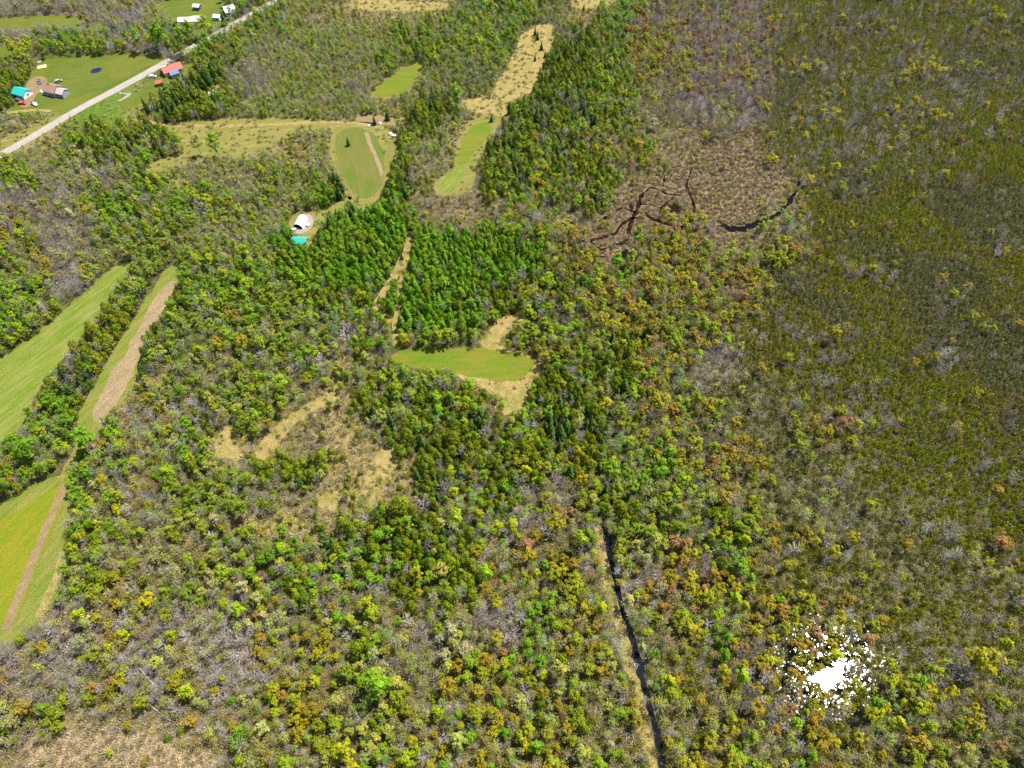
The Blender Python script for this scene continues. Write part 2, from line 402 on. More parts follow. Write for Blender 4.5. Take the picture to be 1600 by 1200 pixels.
ribbon('farm_track', [(188, 188), (225, 190), (270, 196), (330, 197), (400, 196), (470, 192), (545, 190), (600, 200)], 3.0, M_TAN, .07, .3)
sheet('stony_patch', [(556, 179), (598, 180), (640, 190), (600, 196), (572, 198), (556, 190)], M_DIRT, .03)
sheet('ridge_plot', [(578, 152), (600, 126), (630, 106), (660, 95), (668, 100), (652, 122), (643, 140), (606, 153)], M_PLOT, .03)
sheet('long_plot_margin', [(676, 285), (708, 262), (712, 226), (732, 188), (768, 178), (786, 188), (766, 216), (746, 252), (744, 280), (738, 300), (696, 308), (680, 304)], M_TAN2, .03)
sheet('long_plot', [(738, 192), (770, 188), (766, 208), (742, 238), (722, 262), (712, 258), (722, 222)], M_PLOT, .06)
sheet('long_plot_foot', [(686, 288), (708, 266), (722, 258), (724, 280), (714, 298), (688, 302)], M_HAY, .06)
sheet('ridge_pasture', [(838, 38), (868, 38), (866, 70), (846, 110), (832, 145), (800, 160), (780, 160), (770, 140), (790, 110), (806, 80), (812, 56)], M_TAN, .03)
sheet('ridge_pasture', [(716, 158), (752, 152), (788, 158), (800, 175), (786, 184), (752, 178), (732, 172)], M_TAN, .03)
sheet('far_pasture', [(560, -6), (640, 2), (700, 4), (706, 14), (640, 18), (580, 18), (540, 8)], M_TAN, .03)
sheet('far_pasture', [(892, -30), (985, -30), (962, 6), (925, 14), (892, 12)], M_TAN, .03)
sheet('central_plot', [(604, 562), (626, 546), (700, 542), (762, 546), (806, 551), (838, 561), (834, 580), (800, 600), (752, 592), (700, 580), (640, 576)], M_PLOT, .06)
sheet('central_margin', [(742, 541), (780, 498), (812, 484), (813, 492), (796, 516), (778, 542), (850, 562), (838, 600), (812, 645), (786, 650), (784, 622), (756, 606), (712, 592), (706, 580), (790, 566)], M_TAN, .03, 1.6)
ribbon('woodland_ride', [(642, 365), (634, 395), (620, 425), (600, 455), (588, 482), (598, 492), (612, 502)], 4.4, M_TAN, .03, .6)
ribbon('woodland_ride_fork', [(640, 375), (632, 410), (627, 450), (620, 480), (618, 510), (619, 540)], 3.4, M_TAN, .05, .6)
sheet('shelter_clearing', [(450, 345), (462, 332), (490, 330), (520, 322), (545, 305), (552, 310), (530, 328), (505, 345), (494, 365), (486, 385), (478, 388), (476, 372), (455, 366)], M_TAN2, .03)
sheet('gravel_pad', [(462, 350), (466, 335), (485, 334), (492, 345), (482, 362), (466, 367), (456, 360)], M_GRAV, .06, .4)
sheet('west_glade', [(346, 668), (370, 664), (368, 690), (384, 708), (372, 730), (340, 716), (330, 705)], M_TAN, .03, 1.8)
ribbon('glade_path', [(404, 716), (424, 690), (446, 662), (480, 640), (510, 622), (530, 612)], (7, 5), M_TAN, .03, 1.0)
ribbon('glade_path', [(556, 655), (548, 675), (540, 692)], 1.6, M_TAN, .04, .3)
sheet('middle_glade', [(584, 706), (604, 698), (626, 712), (612, 742), (598, 776), (572, 786), (572, 752)], M_TAN, .03, 2.2)
sheet('middle_glade', [(494, 786), (512, 762), (534, 772), (530, 796), (510, 806)], M_TAN, .03, 1.4)
sheet('south_glade', [(398, 815), (440, 806), (480, 812), (462, 834), (412, 836)], M_TAN, .03, 1.6, clear=False)
sheet('barren_patch', [(704, 326), (730, 330), (750, 346), (738, 350), (714, 342)], M_STUB, .03, 1.0, clear=False)
sheet('barren_patch', [(782, 338), (802, 345), (800, 354), (786, 350)], M_STUB, .03, .8, clear=False)
sheet('shrub_glade', [(470, 50), (530, 14), (560, 26), (500, 50)], M_TAN2, .03, 1.4, clear=False)
# homestead lawns and road
sheet('far_lawn', [(-60, 30), (40, 26), (100, 22), (135, 28), (128, 42), (60, 44), (-60, 50)], M_LAWN, .03)
sheet('far_lawn', [(-60, 72), (32, 68), (34, 98), (-60, 104)], M_LAWN, .03)
sheet('far_lawn', [(138, 42), (166, 32), (166, 44), (140, 54)], M_LAWN, .03)
sheet('homestead_lawn', [(52, 106), (72, 92), (110, 89), (165, 86), (200, 82), (255, 86), (258, 92), (232, 108), (180, 138), (130, 165), (96, 176), (24, 176), (12, 186), (14, 172), (34, 156), (40, 130)], M_LAWN, .03)
sheet('yard_dirt', [(46, 122), (60, 118), (74, 122), (72, 134), (54, 150), (50, 168), (26, 168), (34, 150)], M_DIRT, .06, .5)
sheet('roadside_lawn', [(186, 158), (205, 150), (236, 128), (262, 114), (292, 98), (312, 98), (300, 112), (262, 130), (244, 142), (226, 160), (200, 172), (188, 172)], M_LAWN, .03)
sheet('cottage_lawn', [(255, 0), (320, -6), (350, 8), (352, 26), (332, 36), (300, 46), (272, 34), (240, 10)], M_LAWN, .03)
sheet('bare_yard', [(248, 138), (256, 136), (262, 160), (258, 166), (250, 156)], M_DIRT, .04, .4)
sheet('dirt_yard', [(308, 165), (322, 148), (350, 122), (364, 120), (344, 142), (320, 160), (300, 172)], M_DIRT, .04, .5)
sheet('roadside_dirt', [(288, 92), (312, 80), (332, 80), (322, 90), (296, 96)], M_DIRT, .05, .5, clear=False)
sheet('roadside_verge', [(-60, 226), (8, 214), (60, 194), (100, 176), (120, 180), (60, 218), (20, 246), (-20, 272), (-80, 280)], M_TAN2, .03)
road_px = [(-120, 300), (-40, 262), (0, 243), (60, 209), (120, 172), (190, 136), (262, 96), (330, 58), (370, 36), (408, 14), (460, -14), (540, -50)]
ribbon('gravel_road', road_px, 6.2, M_GRAV, .12, .15)
M_TRK = turf('wheel_worn_gravel', (0.360, 0.324, 0.279), (0.414, 0.369, 0.324), (0.306, 0.270, 0.225), .3, None, .3)
for q in (-1.7, -.1, 1.5): ribbon('wheel_track', road_px, .75, M_TRK, .15, .12, False, off=q)
M_TRK2 = turf('pressed_grass', (.13, .13, .03), (.19, .16, .05), (.10, .12, .02), .3)
for px_, q in (([(104, 752), (88, 790), (66, 838), (46, 890), (28, 935), (8, 985)], 2.6), ([(60, 530), (112, 478), (152, 444), (190, 410)], 3.0), ([(60, 530), (112, 478), (152, 444), (190, 410)], 4.6), ([(526, 210), (522, 245), (534, 280), (556, 318)], 0), ([(526, 210), (522, 245), (534, 280), (556, 318)], 1.7), ([(610, 215), (606, 255), (592, 290), (574, 318)], 0), ([(610, 215), (606, 255), (592, 290), (574, 318)], 1.7)): ribbon('wheel_rut', px_, .55, M_TRK2, .13, .15, False, off=q)
ribbon('driveway', [(186, 145), (196, 147), (206, 146), (190, 156), (184, 158)], 1.7, M_GRAV, .10, .2)
ribbon('driveway', [(362, 36), (352, 44), (345, 48)], 3, M_GRAV, .10, .2)
ribbon('homestead_drive', [(12, 176), (30, 174), (60, 172), (80, 174)], 2.5, M_TAN, .08, .3)
sheet('pond', [(141, 110), (150, 106), (159, 106), (160, 110), (152, 114), (142, 115)], M_POND, .09, .3)
# water
DITCH = [(944, 822), (950, 850), (956, 885), (966, 925), (976, 960), (988, 990), (990, 1010), (1000, 1042), (1008, 1075), (1018, 1110), (1026, 1150), (1036, 1200), (1048, 1260)]
ribbon('ditch_bank', [(p[0] - 9 - i * .7, p[1]) for i, p in enumerate(DITCH)], (4.0, 3.2), M_TAN, .03, 1.3)
ribbon('ditch_water', DITCH, (2.0, 2.3), M_DITCH, .07, .6)
ribbon('ditch_water', [(890, 868), (884, 890), (880, 912)], 1.5, M_DITCH, .05, .3)
for P, w in (([(1002, 305), (998, 325), (986, 345), (982, 360), (984, 368)], 1.9), ([(984, 342), (970, 352), (962, 366), (940, 372), (924, 376), (908, 376)], 1.5),
             ([(1008, 332), (1022, 344), (1042, 350), (1060, 352), (1074, 360)], 1.5), ([(922, 376), (930, 384), (942, 392)], 1.0),
             ([(996, 365), (1010, 374), (1020, 380)], 1.6), ([(956, 384), (972, 380), (984, 372)], 1.4), ([(1072, 290), (1082, 312), (1086, 328), (1076, 345), (1072, 362)], .9),
             ([(1002, 306), (1010, 298), (1020, 292), (1036, 300), (1046, 304)], 1.2), ([(960, 332), (972, 324), (994, 332)], 1.0), ([(1000, 318), (1024, 322), (1046, 330), (1062, 334)], 1.0), ([(1062, 352), (1084, 362), (1100, 356), (1128, 352)], .8), ([(928, 350), (946, 340), (960, 332)], .9), ([(1090, 300), (1070, 306), (1046, 304)], .8), ([(1000, 340), (984, 342)], 1.6), ([(938, 392), (956, 384)], 1.0), ([(900, 392), (922, 400), (946, 402)], 1.4), ([(1026, 262), (1040, 276), (1036, 292)], .7), ([(1082, 262), (1076, 276), (1072, 290)], .7), ([(880, 342), (900, 352), (912, 362)], .8), ([(1030, 334), (1040, 316), (1052, 312)], 1.2)):
    ribbon('bog_creek', P, w * 1.3, M_BOG, .06, .55)
M_MIRE = turf('mire', (.125, .080, .042), (.085, .055, .030), (.22, .16, .08), .15)
sheet('mire', [(912, 366), (934, 338), (968, 318), (1006, 300), (1050, 300), (1082, 318), (1086, 346), (1064, 362), (1024, 362), (990, 384), (950, 392), (920, 384)], M_MIRE, .03, 3.0, clear=False)
sheet('bog_pool', [(1040, 322), (1056, 318), (1068, 328), (1064, 336), (1046, 334)], M_BOG, .05, 2.6)
sheet('bog_pool', [(980, 320), (996, 322), (992, 334), (982, 334)], M_BOG, .05, 2.4)
ribbon('bog_creek', [(1128, 352), (1146, 360), (1160, 358), (1176, 354), (1192, 345), (1212, 338), (1226, 326), (1236, 310), (1244, 295), (1252, 282)], (4.2, 1.2), M_BLACKW, .07, 1.3)
def pools():
    me = bpy.data.meshes.new('swamp_water'); bm = bmesh.new(); rp = random.Random(4); done = []
    def blob(px, py, r):
        x, y = G(px, py)
        if any((x - a) ** 2 + (y - b) ** 2 < (r + c) ** 2 for a, b, c in done): return
        done.append((x, y, r * 1.0)); k = 18; o = rp.uniform(0, 9)
        bm.faces.new([bm.verts.new((x + cos(2 * pi * i / k) * r * (1 + .85 * n3(cos(2 * pi * i / k) * 2 + o, sin(2 * pi * i / k) * 2, 1.1, o)), y + sin(2 * pi * i / k) * r * (1 + .85 * n3(cos(2 * pi * i / k) * 2 + o, sin(2 * pi * i / k) * 2, 1.1, o)), .05)) for i in range(k)])
    blob(1290, 1057, 4.8)
    for _ in range(2200):
        a = rp.uniform(0, 2 * pi); d = abs(rp.gauss(0, 1)) * 62; blob(1300 + cos(a) * d * 1.1, 1040 + sin(a) * d, rp.uniform(.14, .75) * (1 if d < 60 else .6))
    bm.to_mesh(me); bm.free(); me.materials.append(M_GLINT); tag(link('swamp_water', me), kind='structure')
    CLEAR.append((False, [(1270, 1050), (1288, 1036), (1322, 1026), (1326, 1044), (1312, 1064), (1294, 1078), (1272, 1070)], 1270, 1326, 1026, 1078))
pools()

# ------------------------------------------------------------------ tree shapes (metres, ~1:1 scale)
def card(mb, p, n, s, rr, tone, m=0, asp=1.0):
    n = n.normalized(); u = n.orthogonal().normalized(); a = rr.uniform(0, 2 * pi); w = n.cross(u)
    u2 = u * cos(a) + w * sin(a); w2 = n.cross(u2)
    k = [rr.uniform(.7, 1.2) for _ in range(4)]
    mb.poly([tuple(p + u2 * s * k[0] * asp), tuple(p + w2 * s * k[1]), tuple(p - u2 * s * k[2] * asp), tuple(p - w2 * s * k[3])], tone, m)
def rnd_dir(rr):
    z = rr.uniform(-1, 1); a = rr.uniform(0, 2 * pi); r = sqrt(1 - z * z); return Vector((r * cos(a), r * sin(a), z))
def limb_tree(rr, h, r, n, base=.35, rad=.13, twigs=0, lean=.06):
    mb = MB(); top = Vector((rr.uniform(-lean, lean) * h, rr.uniform(-lean, lean) * h, h * .92)); mb.tube((0, 0, -.3), top * .55, rad, rad * .6, 5)
    mb.tube(top * .55, top, rad * .6, .03, 4, .6)
    ends = []
    for i in range(n):
        t = base + (1 - base) * (i + rr.random()) / n * .92; a = i * 2.4 + rr.uniform(-.4, .4)
        p = top * t; L = r * (1.1 - .6 * t) * rr.uniform(.8, 1.15)
        q = p + Vector((cos(a) * L, sin(a) * L, L * rr.uniform(.45, 1.0))); mb.tube(p, q, rad * .42, .028, 3, rr.random()); ends.append((p, q))
    for _ in range(twigs):
        p, q = rr.choice(ends); t = rr.uniform(.3, 1); b = p.lerp(q, t); d = (rnd_dir(rr) + Vector((0, 0, .7)) + (q - p).normalized() * .8).normalized()
        mb.tube(b, b + d * rr.uniform(.6, 1.5), .045, .02, 3, rr.random())
    return mb, ends
def leafy_crown(rr, h, r, round_=False, thin=False):
    mb = MB(); zc = h * (.56 if not round_ else .58); rz = h * (.40 if not round_ else .36)
    ncl = 30 if not round_ else 28
    for i in range(ncl):
        d = rnd_dir(rr); rho = rr.uniform(.45, .95) if i > 4 else .25
        if d.z < -.4 and rr.random() < .5: d.z *= -1
        k = 1.0 - .28 * max(0, d.z) if not round_ else 1.0
        lob = 1 + .22 * sin(d.x * 3 + d.z * 4 + h * 7) ; c = Vector((d.x * r * rho * k * lob, d.y * r * rho * k / lob, zc + d.z * rz * rho)); cr = r * rr.uniform(.16, .40)
        tc = rr.uniform(0, 1)
        for j in range(rr.randint(13, 19) if not thin else rr.randint(5, 9)):
            e = rnd_dir(rr)
            if e.z < -.3: e.z = -e.z
            p = c + Vector((e.x, e.y, e.z * .85)) * cr * rr.uniform(.55, 1.1)
            card(mb, p, e * .8 + rnd_dir(rr) * .55 + d * .35 + Vector((0, 0, .45)), rr.uniform(.22, .38) * (.62 if thin else 1), rr, .55 * tc + .45 * rr.random())
    return mb
def cedar_crown(rr, h, r):
    mb = MB()
    for i in range(330):
        t = rr.random() ** .72; z = h * (.10 + .90 * t); pr = r * (min(1, (1 - t) * 1.9) ** .55) * (1 - .30 * (1 - t) ** 3) + .05
        a = rr.uniform(0, 2 * pi); lob = 1 + .16 * sin(a * 3 + z * 1.3) + .10 * sin(a * 5 - z * 2.1); q = pr * lob * rr.uniform(.72, 1.03)
        d = Vector((cos(a), sin(a), .45 + t * .5)); card(mb, Vector((cos(a) * q, sin(a) * q, z)), d + rnd_dir(rr) * .5, rr.uniform(.24, .42), rr, rr.random())
    return mb
def spruce_crown(rr, h, r):
    mb = MB(); nl = 13
    for k in range(nl):
        t = k / (nl - 1); z = h * (.10 + .86 * t); rad = (r * (1 - t) ** .65 + .12) * rr.uniform(.8, 1.12); nb = max(4, int(11 * (1 - t) + 4))
        for i in range(nb):
            a = 2 * pi * (i + rr.random() * .7) / nb + k * .9; L = rad * rr.uniform(.78, 1.12); d = Vector((cos(a), sin(a), 0)); s = Vector((-sin(a), cos(a), 0))
            w = .20 + .26 * L * .6; z0 = z + rr.uniform(-.2, .2); tip = d * L + Vector((0, 0, z0 - L * .30)); mid = d * L * .55 + Vector((0, 0, z0 - L * .06))
            root = Vector((0, 0, z0 + .12)); tn = rr.random()
            mb.poly([tuple(root), tuple(mid - s * w), tuple(tip), tuple(mid + s * w)], tn)
            mb.poly([tuple(mid - s * w * .7 + Vector((0, 0, .05))), tuple(tip + Vector((0, 0, .0))), tuple(mid + s * w * .7 - Vector((0, 0, .35)))], tn * .7)
    mb.tube((0, 0, h * .8), (0, 0, h), .10, .02, 4, .5)
    return mb
def larch_crown(rr, h, r):
    mb = MB()
    for i in range(100):
        t = rr.random() ** .85; z = h * (.05 + .95 * t); pr = r * (1 - t * t) ** .7 + .10; a = rr.uniform(0, 2 * pi); q = pr * rr.uniform(.5, 1.0)
        d = Vector((cos(a), sin(a), .5)); card(mb, Vector((cos(a) * q, sin(a) * q, z)), d + rnd_dir(rr) * .6, rr.uniform(.17, .30), rr, rr.random())
    return mb
def bare_crown(rr, h, r):
    mb, ends = limb_tree(rr, h, r, 15, .28, .12, 100, .10); t = MB(); t.merge(mb); return t
def scrub_clump(rr):
    mb = MB()
    for i in range(16):
        d = rnd_dir(rr); d.z = abs(d.z) + .5; b = Vector((rr.uniform(-.7, .7), rr.uniform(-.7, .7), 0)); mb.tube(b, b + d * rr.uniform(.6, 1.7), .05, .02, 3, rr.uniform(.5, 1))
    for i in range(34):
        p = Vector((rr.gauss(0, .62), rr.gauss(0, .62), rr.uniform(.15, 1.5))); card(mb, p, rnd_dir(rr) + Vector((0, 0, .8)), rr.uniform(.12, .26), rr, rr.random())
    return mb
def tussock(rr):
    mb = MB()
    for i in range(14):
        a = rr.uniform(0, 2 * pi); b = Vector((rr.uniform(-.5, .5), rr.uniform(-.5, .5), 0)); d = Vector((cos(a) * .6, sin(a) * .6, 1)); s = Vector((-sin(a), cos(a), 0)) * .10; L = rr.uniform(.35, .8)
        mb.poly([tuple(b - s), tuple(b + s), tuple(b + d * L + s * .3), tuple(b + d * L - s * .3)], rr.random())
    return mb

NV = 6
KIND = {}
def make_kind(kind, hr, crown, trunkf, cm, tm):
    out = []
    for i in range(NV):
        rr = random.Random(hash((kind, i)) % 1000 if False else sum(map(ord, kind)) * 31 + i)
        h = rr.uniform(*hr[0]); r = rr.uniform(*hr[1]); thin = i >= 4 and kind in ('leafy', 'maple')
        c = crown(rr, h, r) if not thin else leafy_crown(rr, h, r, kind == 'maple', True)
        t = trunkf(rr, h, r) if not thin else limb_tree(rr, h * .95, r * .9, 12, .3, .11, 60)[0]
        full = MB().merge(c).merge(t, 1)
        out.append((c.mesh(kind + '_crown', [cm]), t.mesh(kind + '_trunk', [tm]), full.mesh(kind + '_tree', [cm, tm]), h, r))
    KIND[kind] = out
lt = lambda b, n, rad: (lambda rr, h, r: limb_tree(rr, h * .9, r * .8, n, b, rad)[0])
make_kind('leafy', ((9, 12.5), (2.3, 3.0)), lambda a, h, r: leafy_crown(a, h, r), lt(.45, 7, .14), M_FOL, M_BARKP)
make_kind('maple', ((7.5, 10), (2.3, 3.0)), lambda a, h, r: leafy_crown(a, h, r, True), lt(.4, 8, .13), M_FOL, M_BARKP)
make_kind('bare', ((8, 12), (1.7, 2.5)), bare_crown, lambda a, h, r: MB().tube((0, 0, -.3), (0, 0, h * .3), .10, .08, 5), M_TWIG, M_BARKP)
make_kind('cedar', ((6.8, 9.2), (1.9, 2.5)), cedar_crown, lambda a, h, r: MB().tube((0, 0, -.3), (0, 0, h * .7), .16, .05, 5), M_NEED, M_BARKD)
make_kind('spruce', ((8, 11), (2.1, 2.7)), spruce_crown, lambda a, h, r: MB().tube((0, 0, -.3), (0, 0, h * .85), .17, .05, 5), M_NEED, M_BARKD)
make_kind('larch', ((2.5, 3.8), (1.2, 1.6)), larch_crown, lambda a, h, r: MB().tube((0, 0, -.2), (0, 0, h * .8), .08, .03, 4), M_NEED, M_BARKD)

# ------------------------------------------------------------------ scatter
LAND = []                                 # landmark trees: kind, px, py (foot), scale, palette, label
def blocked(x, y, hh):
    a = proj(x, y, 0); b = proj(x, y, hh * .6)
    hit = 0
    for sf, P, x0, x1, y0, y1 in CLEAR:
        for q in (a, b):
            if x0 <= q[0] <= x1 and y0 <= q[1] <= y1 and inpoly(q[0], q[1], P):
                if not sf: return 2
                hit = 1
    return hit
GRID = {}
def free(x, y, r):
    i, j = int(x // 4), int(y // 4)
    for a in (-1, 0, 1):
        for b in (-1, 0, 1):
            for (u, v, s) in GRID.get((i + a, j + b), ()):
                d = (r + s) * .70
                if (u - x) ** 2 + (v - y) ** 2 < d * d: return False
    return True
def put(x, y, r): GRID.setdefault((int(x // 4), int(y // 4)), []).append((x, y, r))
def tint(pal, x, y, rnd):
    P = PAL[pal]; k = (n3(x, y, .03, 21.3) * 1.4 + .5) * len(P) + rnd.uniform(-.8, .8); c = P[int(max(0, min(len(P) - 1, k)))]
    g = rnd.uniform(.84, 1.16); return tuple(min(.6, v * g * rnd.uniform(.93, 1.07)) for v in c)
BASE_R = {k: sum(v[4] for v in KIND[k]) / NV for k in KIND}
TREES = []

BUILD = []                                # building and vehicle footprints kept clear: x, y, radius
# ------------------------------------------------------------------ buildings, vehicles and yard things
def gable(x0, x1, y0, y1, z0, zr, over, th=.12):      # ridge along x
    mb = MB(); ym = (y0 + y1) / 2; X0, X1, Y0, Y1 = x0 - over, x1 + over, y0 - over, y1 + over; dz = (zr - z0) * over / ((y1 - y0) / 2)
    for (ya, yb, s) in ((Y0, ym, 1), (Y1, ym, -1)):
        a = [(X0, ya, z0 - dz), (X1, ya, z0 - dz), (X1, yb, zr), (X0, yb, zr)]; b = [(p[0], p[1], p[2] + th) for p in a]
        if s < 0: a.reverse(); b.reverse()
        mb.poly(b); mb.poly(list(reversed(a)))
        for i in range(4): mb.quad(a[i], a[(i + 1) % 4], b[(i + 1) % 4], b[i])
    return mb
def walls(x0, x1, y0, y1, h, zr):
    mb = MB(); ym = (y0 + y1) / 2
    mb.quad((x0, y0, 0), (x1, y0, 0), (x1, y0, h), (x0, y0, h)); mb.quad((x1, y1, 0), (x0, y1, 0), (x0, y1, h), (x1, y1, h))
    mb.poly([(x1, y0, 0), (x1, y1, 0), (x1, y1, h), (x1, ym, zr), (x1, y0, h)]); mb.poly([(x0, y1, 0), (x0, y0, 0), (x0, y0, h), (x0, ym, zr), (x0, y1, h)])
    return mb
M_GLASS = watermat('window_glass', (.03, .04, .05), .1)
M_WHITE = plain('white_paint', (.78, .78, .76), .5, .4, .06)
M_DOOR = plain('door_paint', (.12, .10, .09), .5)
M_BLACKM = plain('tyre_rubber', (.02, .02, .02), .8)
def opening(par, kind, side, L, h0, w, hgt, bx, m, frame=True):
    # side: 'f' (-y) 'b' (+y) 'l' (-x) 'r' (+x); L = position along that side
    x0, x1, y0, y1 = bx; e = .05
    def slab(a, b, z0, z1, d):
        mb = MB()
        if side == 'f': mb.box(a, b, y0 - d, y0 + .02, z0, z1)
        elif side == 'b': mb.box(a, b, y1 - .02, y1 + d, z0, z1)
        elif side == 'l': mb.box(x0 - d, x0 + .02, a, b, z0, z1)
        else: mb.box(x1 - .02, x1 + d, a, b, z0, z1)
        return mb
    o = slab(L - w / 2, L + w / 2, h0, h0 + hgt, e).obj(kind, m, par)
    if kind == 'window': slab(L - w / 2 - .1, L + w / 2 + .1, h0 - .12, h0 - .002, e + .06).obj('sill', M_WHITE, o)
    if kind == 'door': slab(L + w / 2 - .2, L + w / 2 - .1, h0 + .95, h0 + 1.1, e + .05).obj('handle', M_WHITE, o)
    return o
def house(name, px, py, w, d, h, zr, rz, wallm, roofm, label, cat, over=.4, wins=((-.25,), (.25,)), door='f', chim=False):
    x, y = G(px, py); t = empty(name, (x, y, 0), rz); tag(t, label, cat); BUILD.append((x, y, max(w, d) * .62))
    bx = (-w / 2, w / 2, -d / 2, d / 2)
    walls(*bx, h, zr).obj('wall', wallm, t); r = gable(*bx, h, zr, over).obj('roof', roofm, t)
    if chim: MB().box(-w * .2, -w * .2 + .7, -.35, .35, zr - .5, zr + .9).obj('chimney', M_BRICK, r)
    for i, (s, lx) in enumerate((('f', -.28), ('f', .3), ('r', 0), ('b', -.2), ('b', .25), ('l', 0))):
        ln = w if s in 'fb' else d
        if ln > 2.6: opening(t, 'window', s, lx * ln, 1.0, min(1.3, ln * .25), 1.0, bx, M_GLASS)
    opening(t, 'door', door, 0.02 * w, .05, .95, 1.95, bx, M_DOOR)
    return t, bx
M_BRICK = plain('brick', (.30, .14, .09))
M_TEALR = ribbed('teal_metal_roof', (.02, .42, .36)); M_WHITER = ribbed('white_metal_roof', (.80, .80, .80)); M_REDR = ribbed('red_metal_roof', (.62, .09, .05))
M_BLUERIB = ribbed('blue_ribbed_top', (.05, .16, .30)); M_BROWNR = plain('brown_shingles', (.27, .17, .12), var=.3, scale=2); M_GREYR = plain('grey_pink_shingles', (.42, .34, .31), var=.2, scale=2)
M_CREAM = plain('cream_siding', (.62, .56, .42)); M_GREYW = plain('grey_siding', (.30, .31, .36)); M_LOG = plain('log_siding', (.28, .18, .10)); M_TEALW = plain('dark_teal_siding', (.03, .10, .10)); M_REDW = plain('red_siding', (.40, .08, .05))

# white arched shelter on its gravel pad
def quonset():
    a = Vector((*G(466, 357), 0)); b = Vector((*G(476, 340), 0)); d = (b - a); L = 7.4; rz = atan2(d.y, d.x); c = a + d.normalized() * L / 2
    t = empty('arched_shelter', c, rz); tag(t, 'white arched fabric shelter with dark open end, standing on the gravel pad', 'shelter'); BUILD.append((c.x, c.y, 6))
    W2, Hh, n = 2.5, 2.9, 20
    def prof(k, s=1.0):
        an = pi * k / n; return (cos(an) * W2 * s, (sin(an) ** .8) * Hh * s)
    mb = MB()
    for sc in (1.0, .97):
        for k in range(n):
            (y0, z0), (y1, z1) = prof(k, sc), prof(k + 1, sc); q = [(-L / 2, y0, z0), (L / 2, y0, z0), (L / 2, y1, z1), (-L / 2, y1, z1)]
            mb.poly(q if sc == 1 else q[::-1])
    mb.obj('cover', M_WHITE, t)
    MB().poly([(L / 2 - .05, *prof(k, .985)) for k in range(n + 1)]).obj('end_panel', M_WHITE, t)
    for xx in (-L / 2 + .02, -L / 6, L / 6):
        f = MB()
        for k in range(n):
            f.tube((xx, *prof(k, .95)), (xx, *prof(k + 1, .95)), .05, .05, 4)
        f.obj('frame_hoop', M_BLACKM, t)
    MB().box(-L / 2 + .3, L / 2 - .3, -W2 * .9, W2 * .9, .07, .12).obj('floor', M_BLACKM, t)
    MB().box(-2.4, .4, -1.3, .3, .12, 1.5).box(-1.9, -.2, -1.1, .1, 1.5, 2.0).obj('stored_load', plain('dark_tarp', (.06, .07, .08)), t)
quonset()
house('cabin', 470, 381, 7.2, 4.6, 2.4, 3.7, radians(-4), M_LOG, M_TEALR, 'small log cabin with teal metal roof beside the arched white shelter', 'cabin')
# homestead at far left
t, bx = house('garage', 37, 149, 8.6, 7, 2.6, 4.6, radians(-22), M_WHITE, M_TEALR, 'white garage with teal metal roof, left of the brown-roofed house', 'garage')
opening(t, 'garage_door', 'f', -2.4, .05, 2.6, 2.1, bx, M_BLACKM)
t, bx = house('farmhouse', 86, 145, 8.5, 8, 3.0, 5.6, radians(-20), M_GREYW, M_BROWNR, 'brown shingle-roofed farmhouse with grey wing in the lawn left of the road', 'house', chim=True)
w = MB(); walls(4.25, 9.6, -3.2, 2.6, 2.7, 4.4).obj('wing_wall', M_GREYW, t); gable(4.25, 9.6, -3.2, 2.6, 2.7, 4.4, .3).obj('wing_roof', M_GREYR, t)
for L in (5.6, 8.2): MB().box(L - .6, L + .6, -3.26, -3.18, 1, 2).obj('window', M_GLASS, t)
# red-roofed house by the road
t, bx = house('farmhouse', 271, 113, 11.5, 6.2, 2.8, 5.2, radians(34), M_CREAM, M_REDR, 'red metal-roofed cottage between the gravel road and the tall spruce row', 'house', chim=True)
walls(-3.0, 2.2, -7.2, -3.1, 2.5, 3.9).obj('front_block_wall', M_GREYW, t); gable(-3.0, 2.2, -7.2, -3.1, 2.5, 3.9, .3).obj('front_block_roof', M_BLUERIB, t)  # blue-topped block added in front, filling the blue area beside the red roof
walls(-5.4, -1.6, 3.1, 6.0, 2.4, 3.4).obj('annex_wall', M_CREAM, t); gable(-5.4, -1.6, 3.1, 6.0, 2.4, 3.4, .25).obj('annex_roof', M_CREAM, t)
house('shed', 250, 133, 3.6, 3.0, 2.1, 3.1, radians(25), M_REDW, M_REDR, 'small red shed at the left end of the tall spruce row', 'shed', over=.25)
# white-roofed cottages at the top
t, bx = house('cottage', 291, 36, 8.2, 5.8, 2.6, 3.9, radians(3), M_CREAM, M_WHITER, 'long white metal-roofed cottage on the lawn behind the leafy yard trees', 'house')
walls(4.1, 9.6, -2.7, 4.2, 2.5, 3.7).obj('wing_wall', M_CREAM, t); gable(4.1, 9.6, -2.7, 4.2, 2.5, 3.7, .35).obj('wing_roof', M_WHITER, t)
house('shed', 309, 14, 4.2, 3.8, 2.4, 3.2, radians(-8), M_TEALW, M_WHITER, 'dark teal shed with white roof near the top edge of the cottage lawn', 'shed')
house('shed', 341, 30, 4.6, 3.8, 2.2, 3.1, radians(-15), M_WHITE, M_WHITER, 'low white shed between the cottage lawn and the road', 'shed')
t, bx = house('cottage', 360, 20, 6.8, 9.0, 2.9, 4.6, radians(28), M_WHITE, M_WHITER, 'white-roofed house with a small dark-faced dormer beside the road, farthest right', 'house')
walls(.2, 3.6, -7.2, -4.5, 2.6, 3.6).obj('front_block_wall', M_GREYW, t); gable(.2, 3.6, -7.2, -4.5, 2.6, 3.6, .3).obj('front_block_roof', M_WHITER, t)

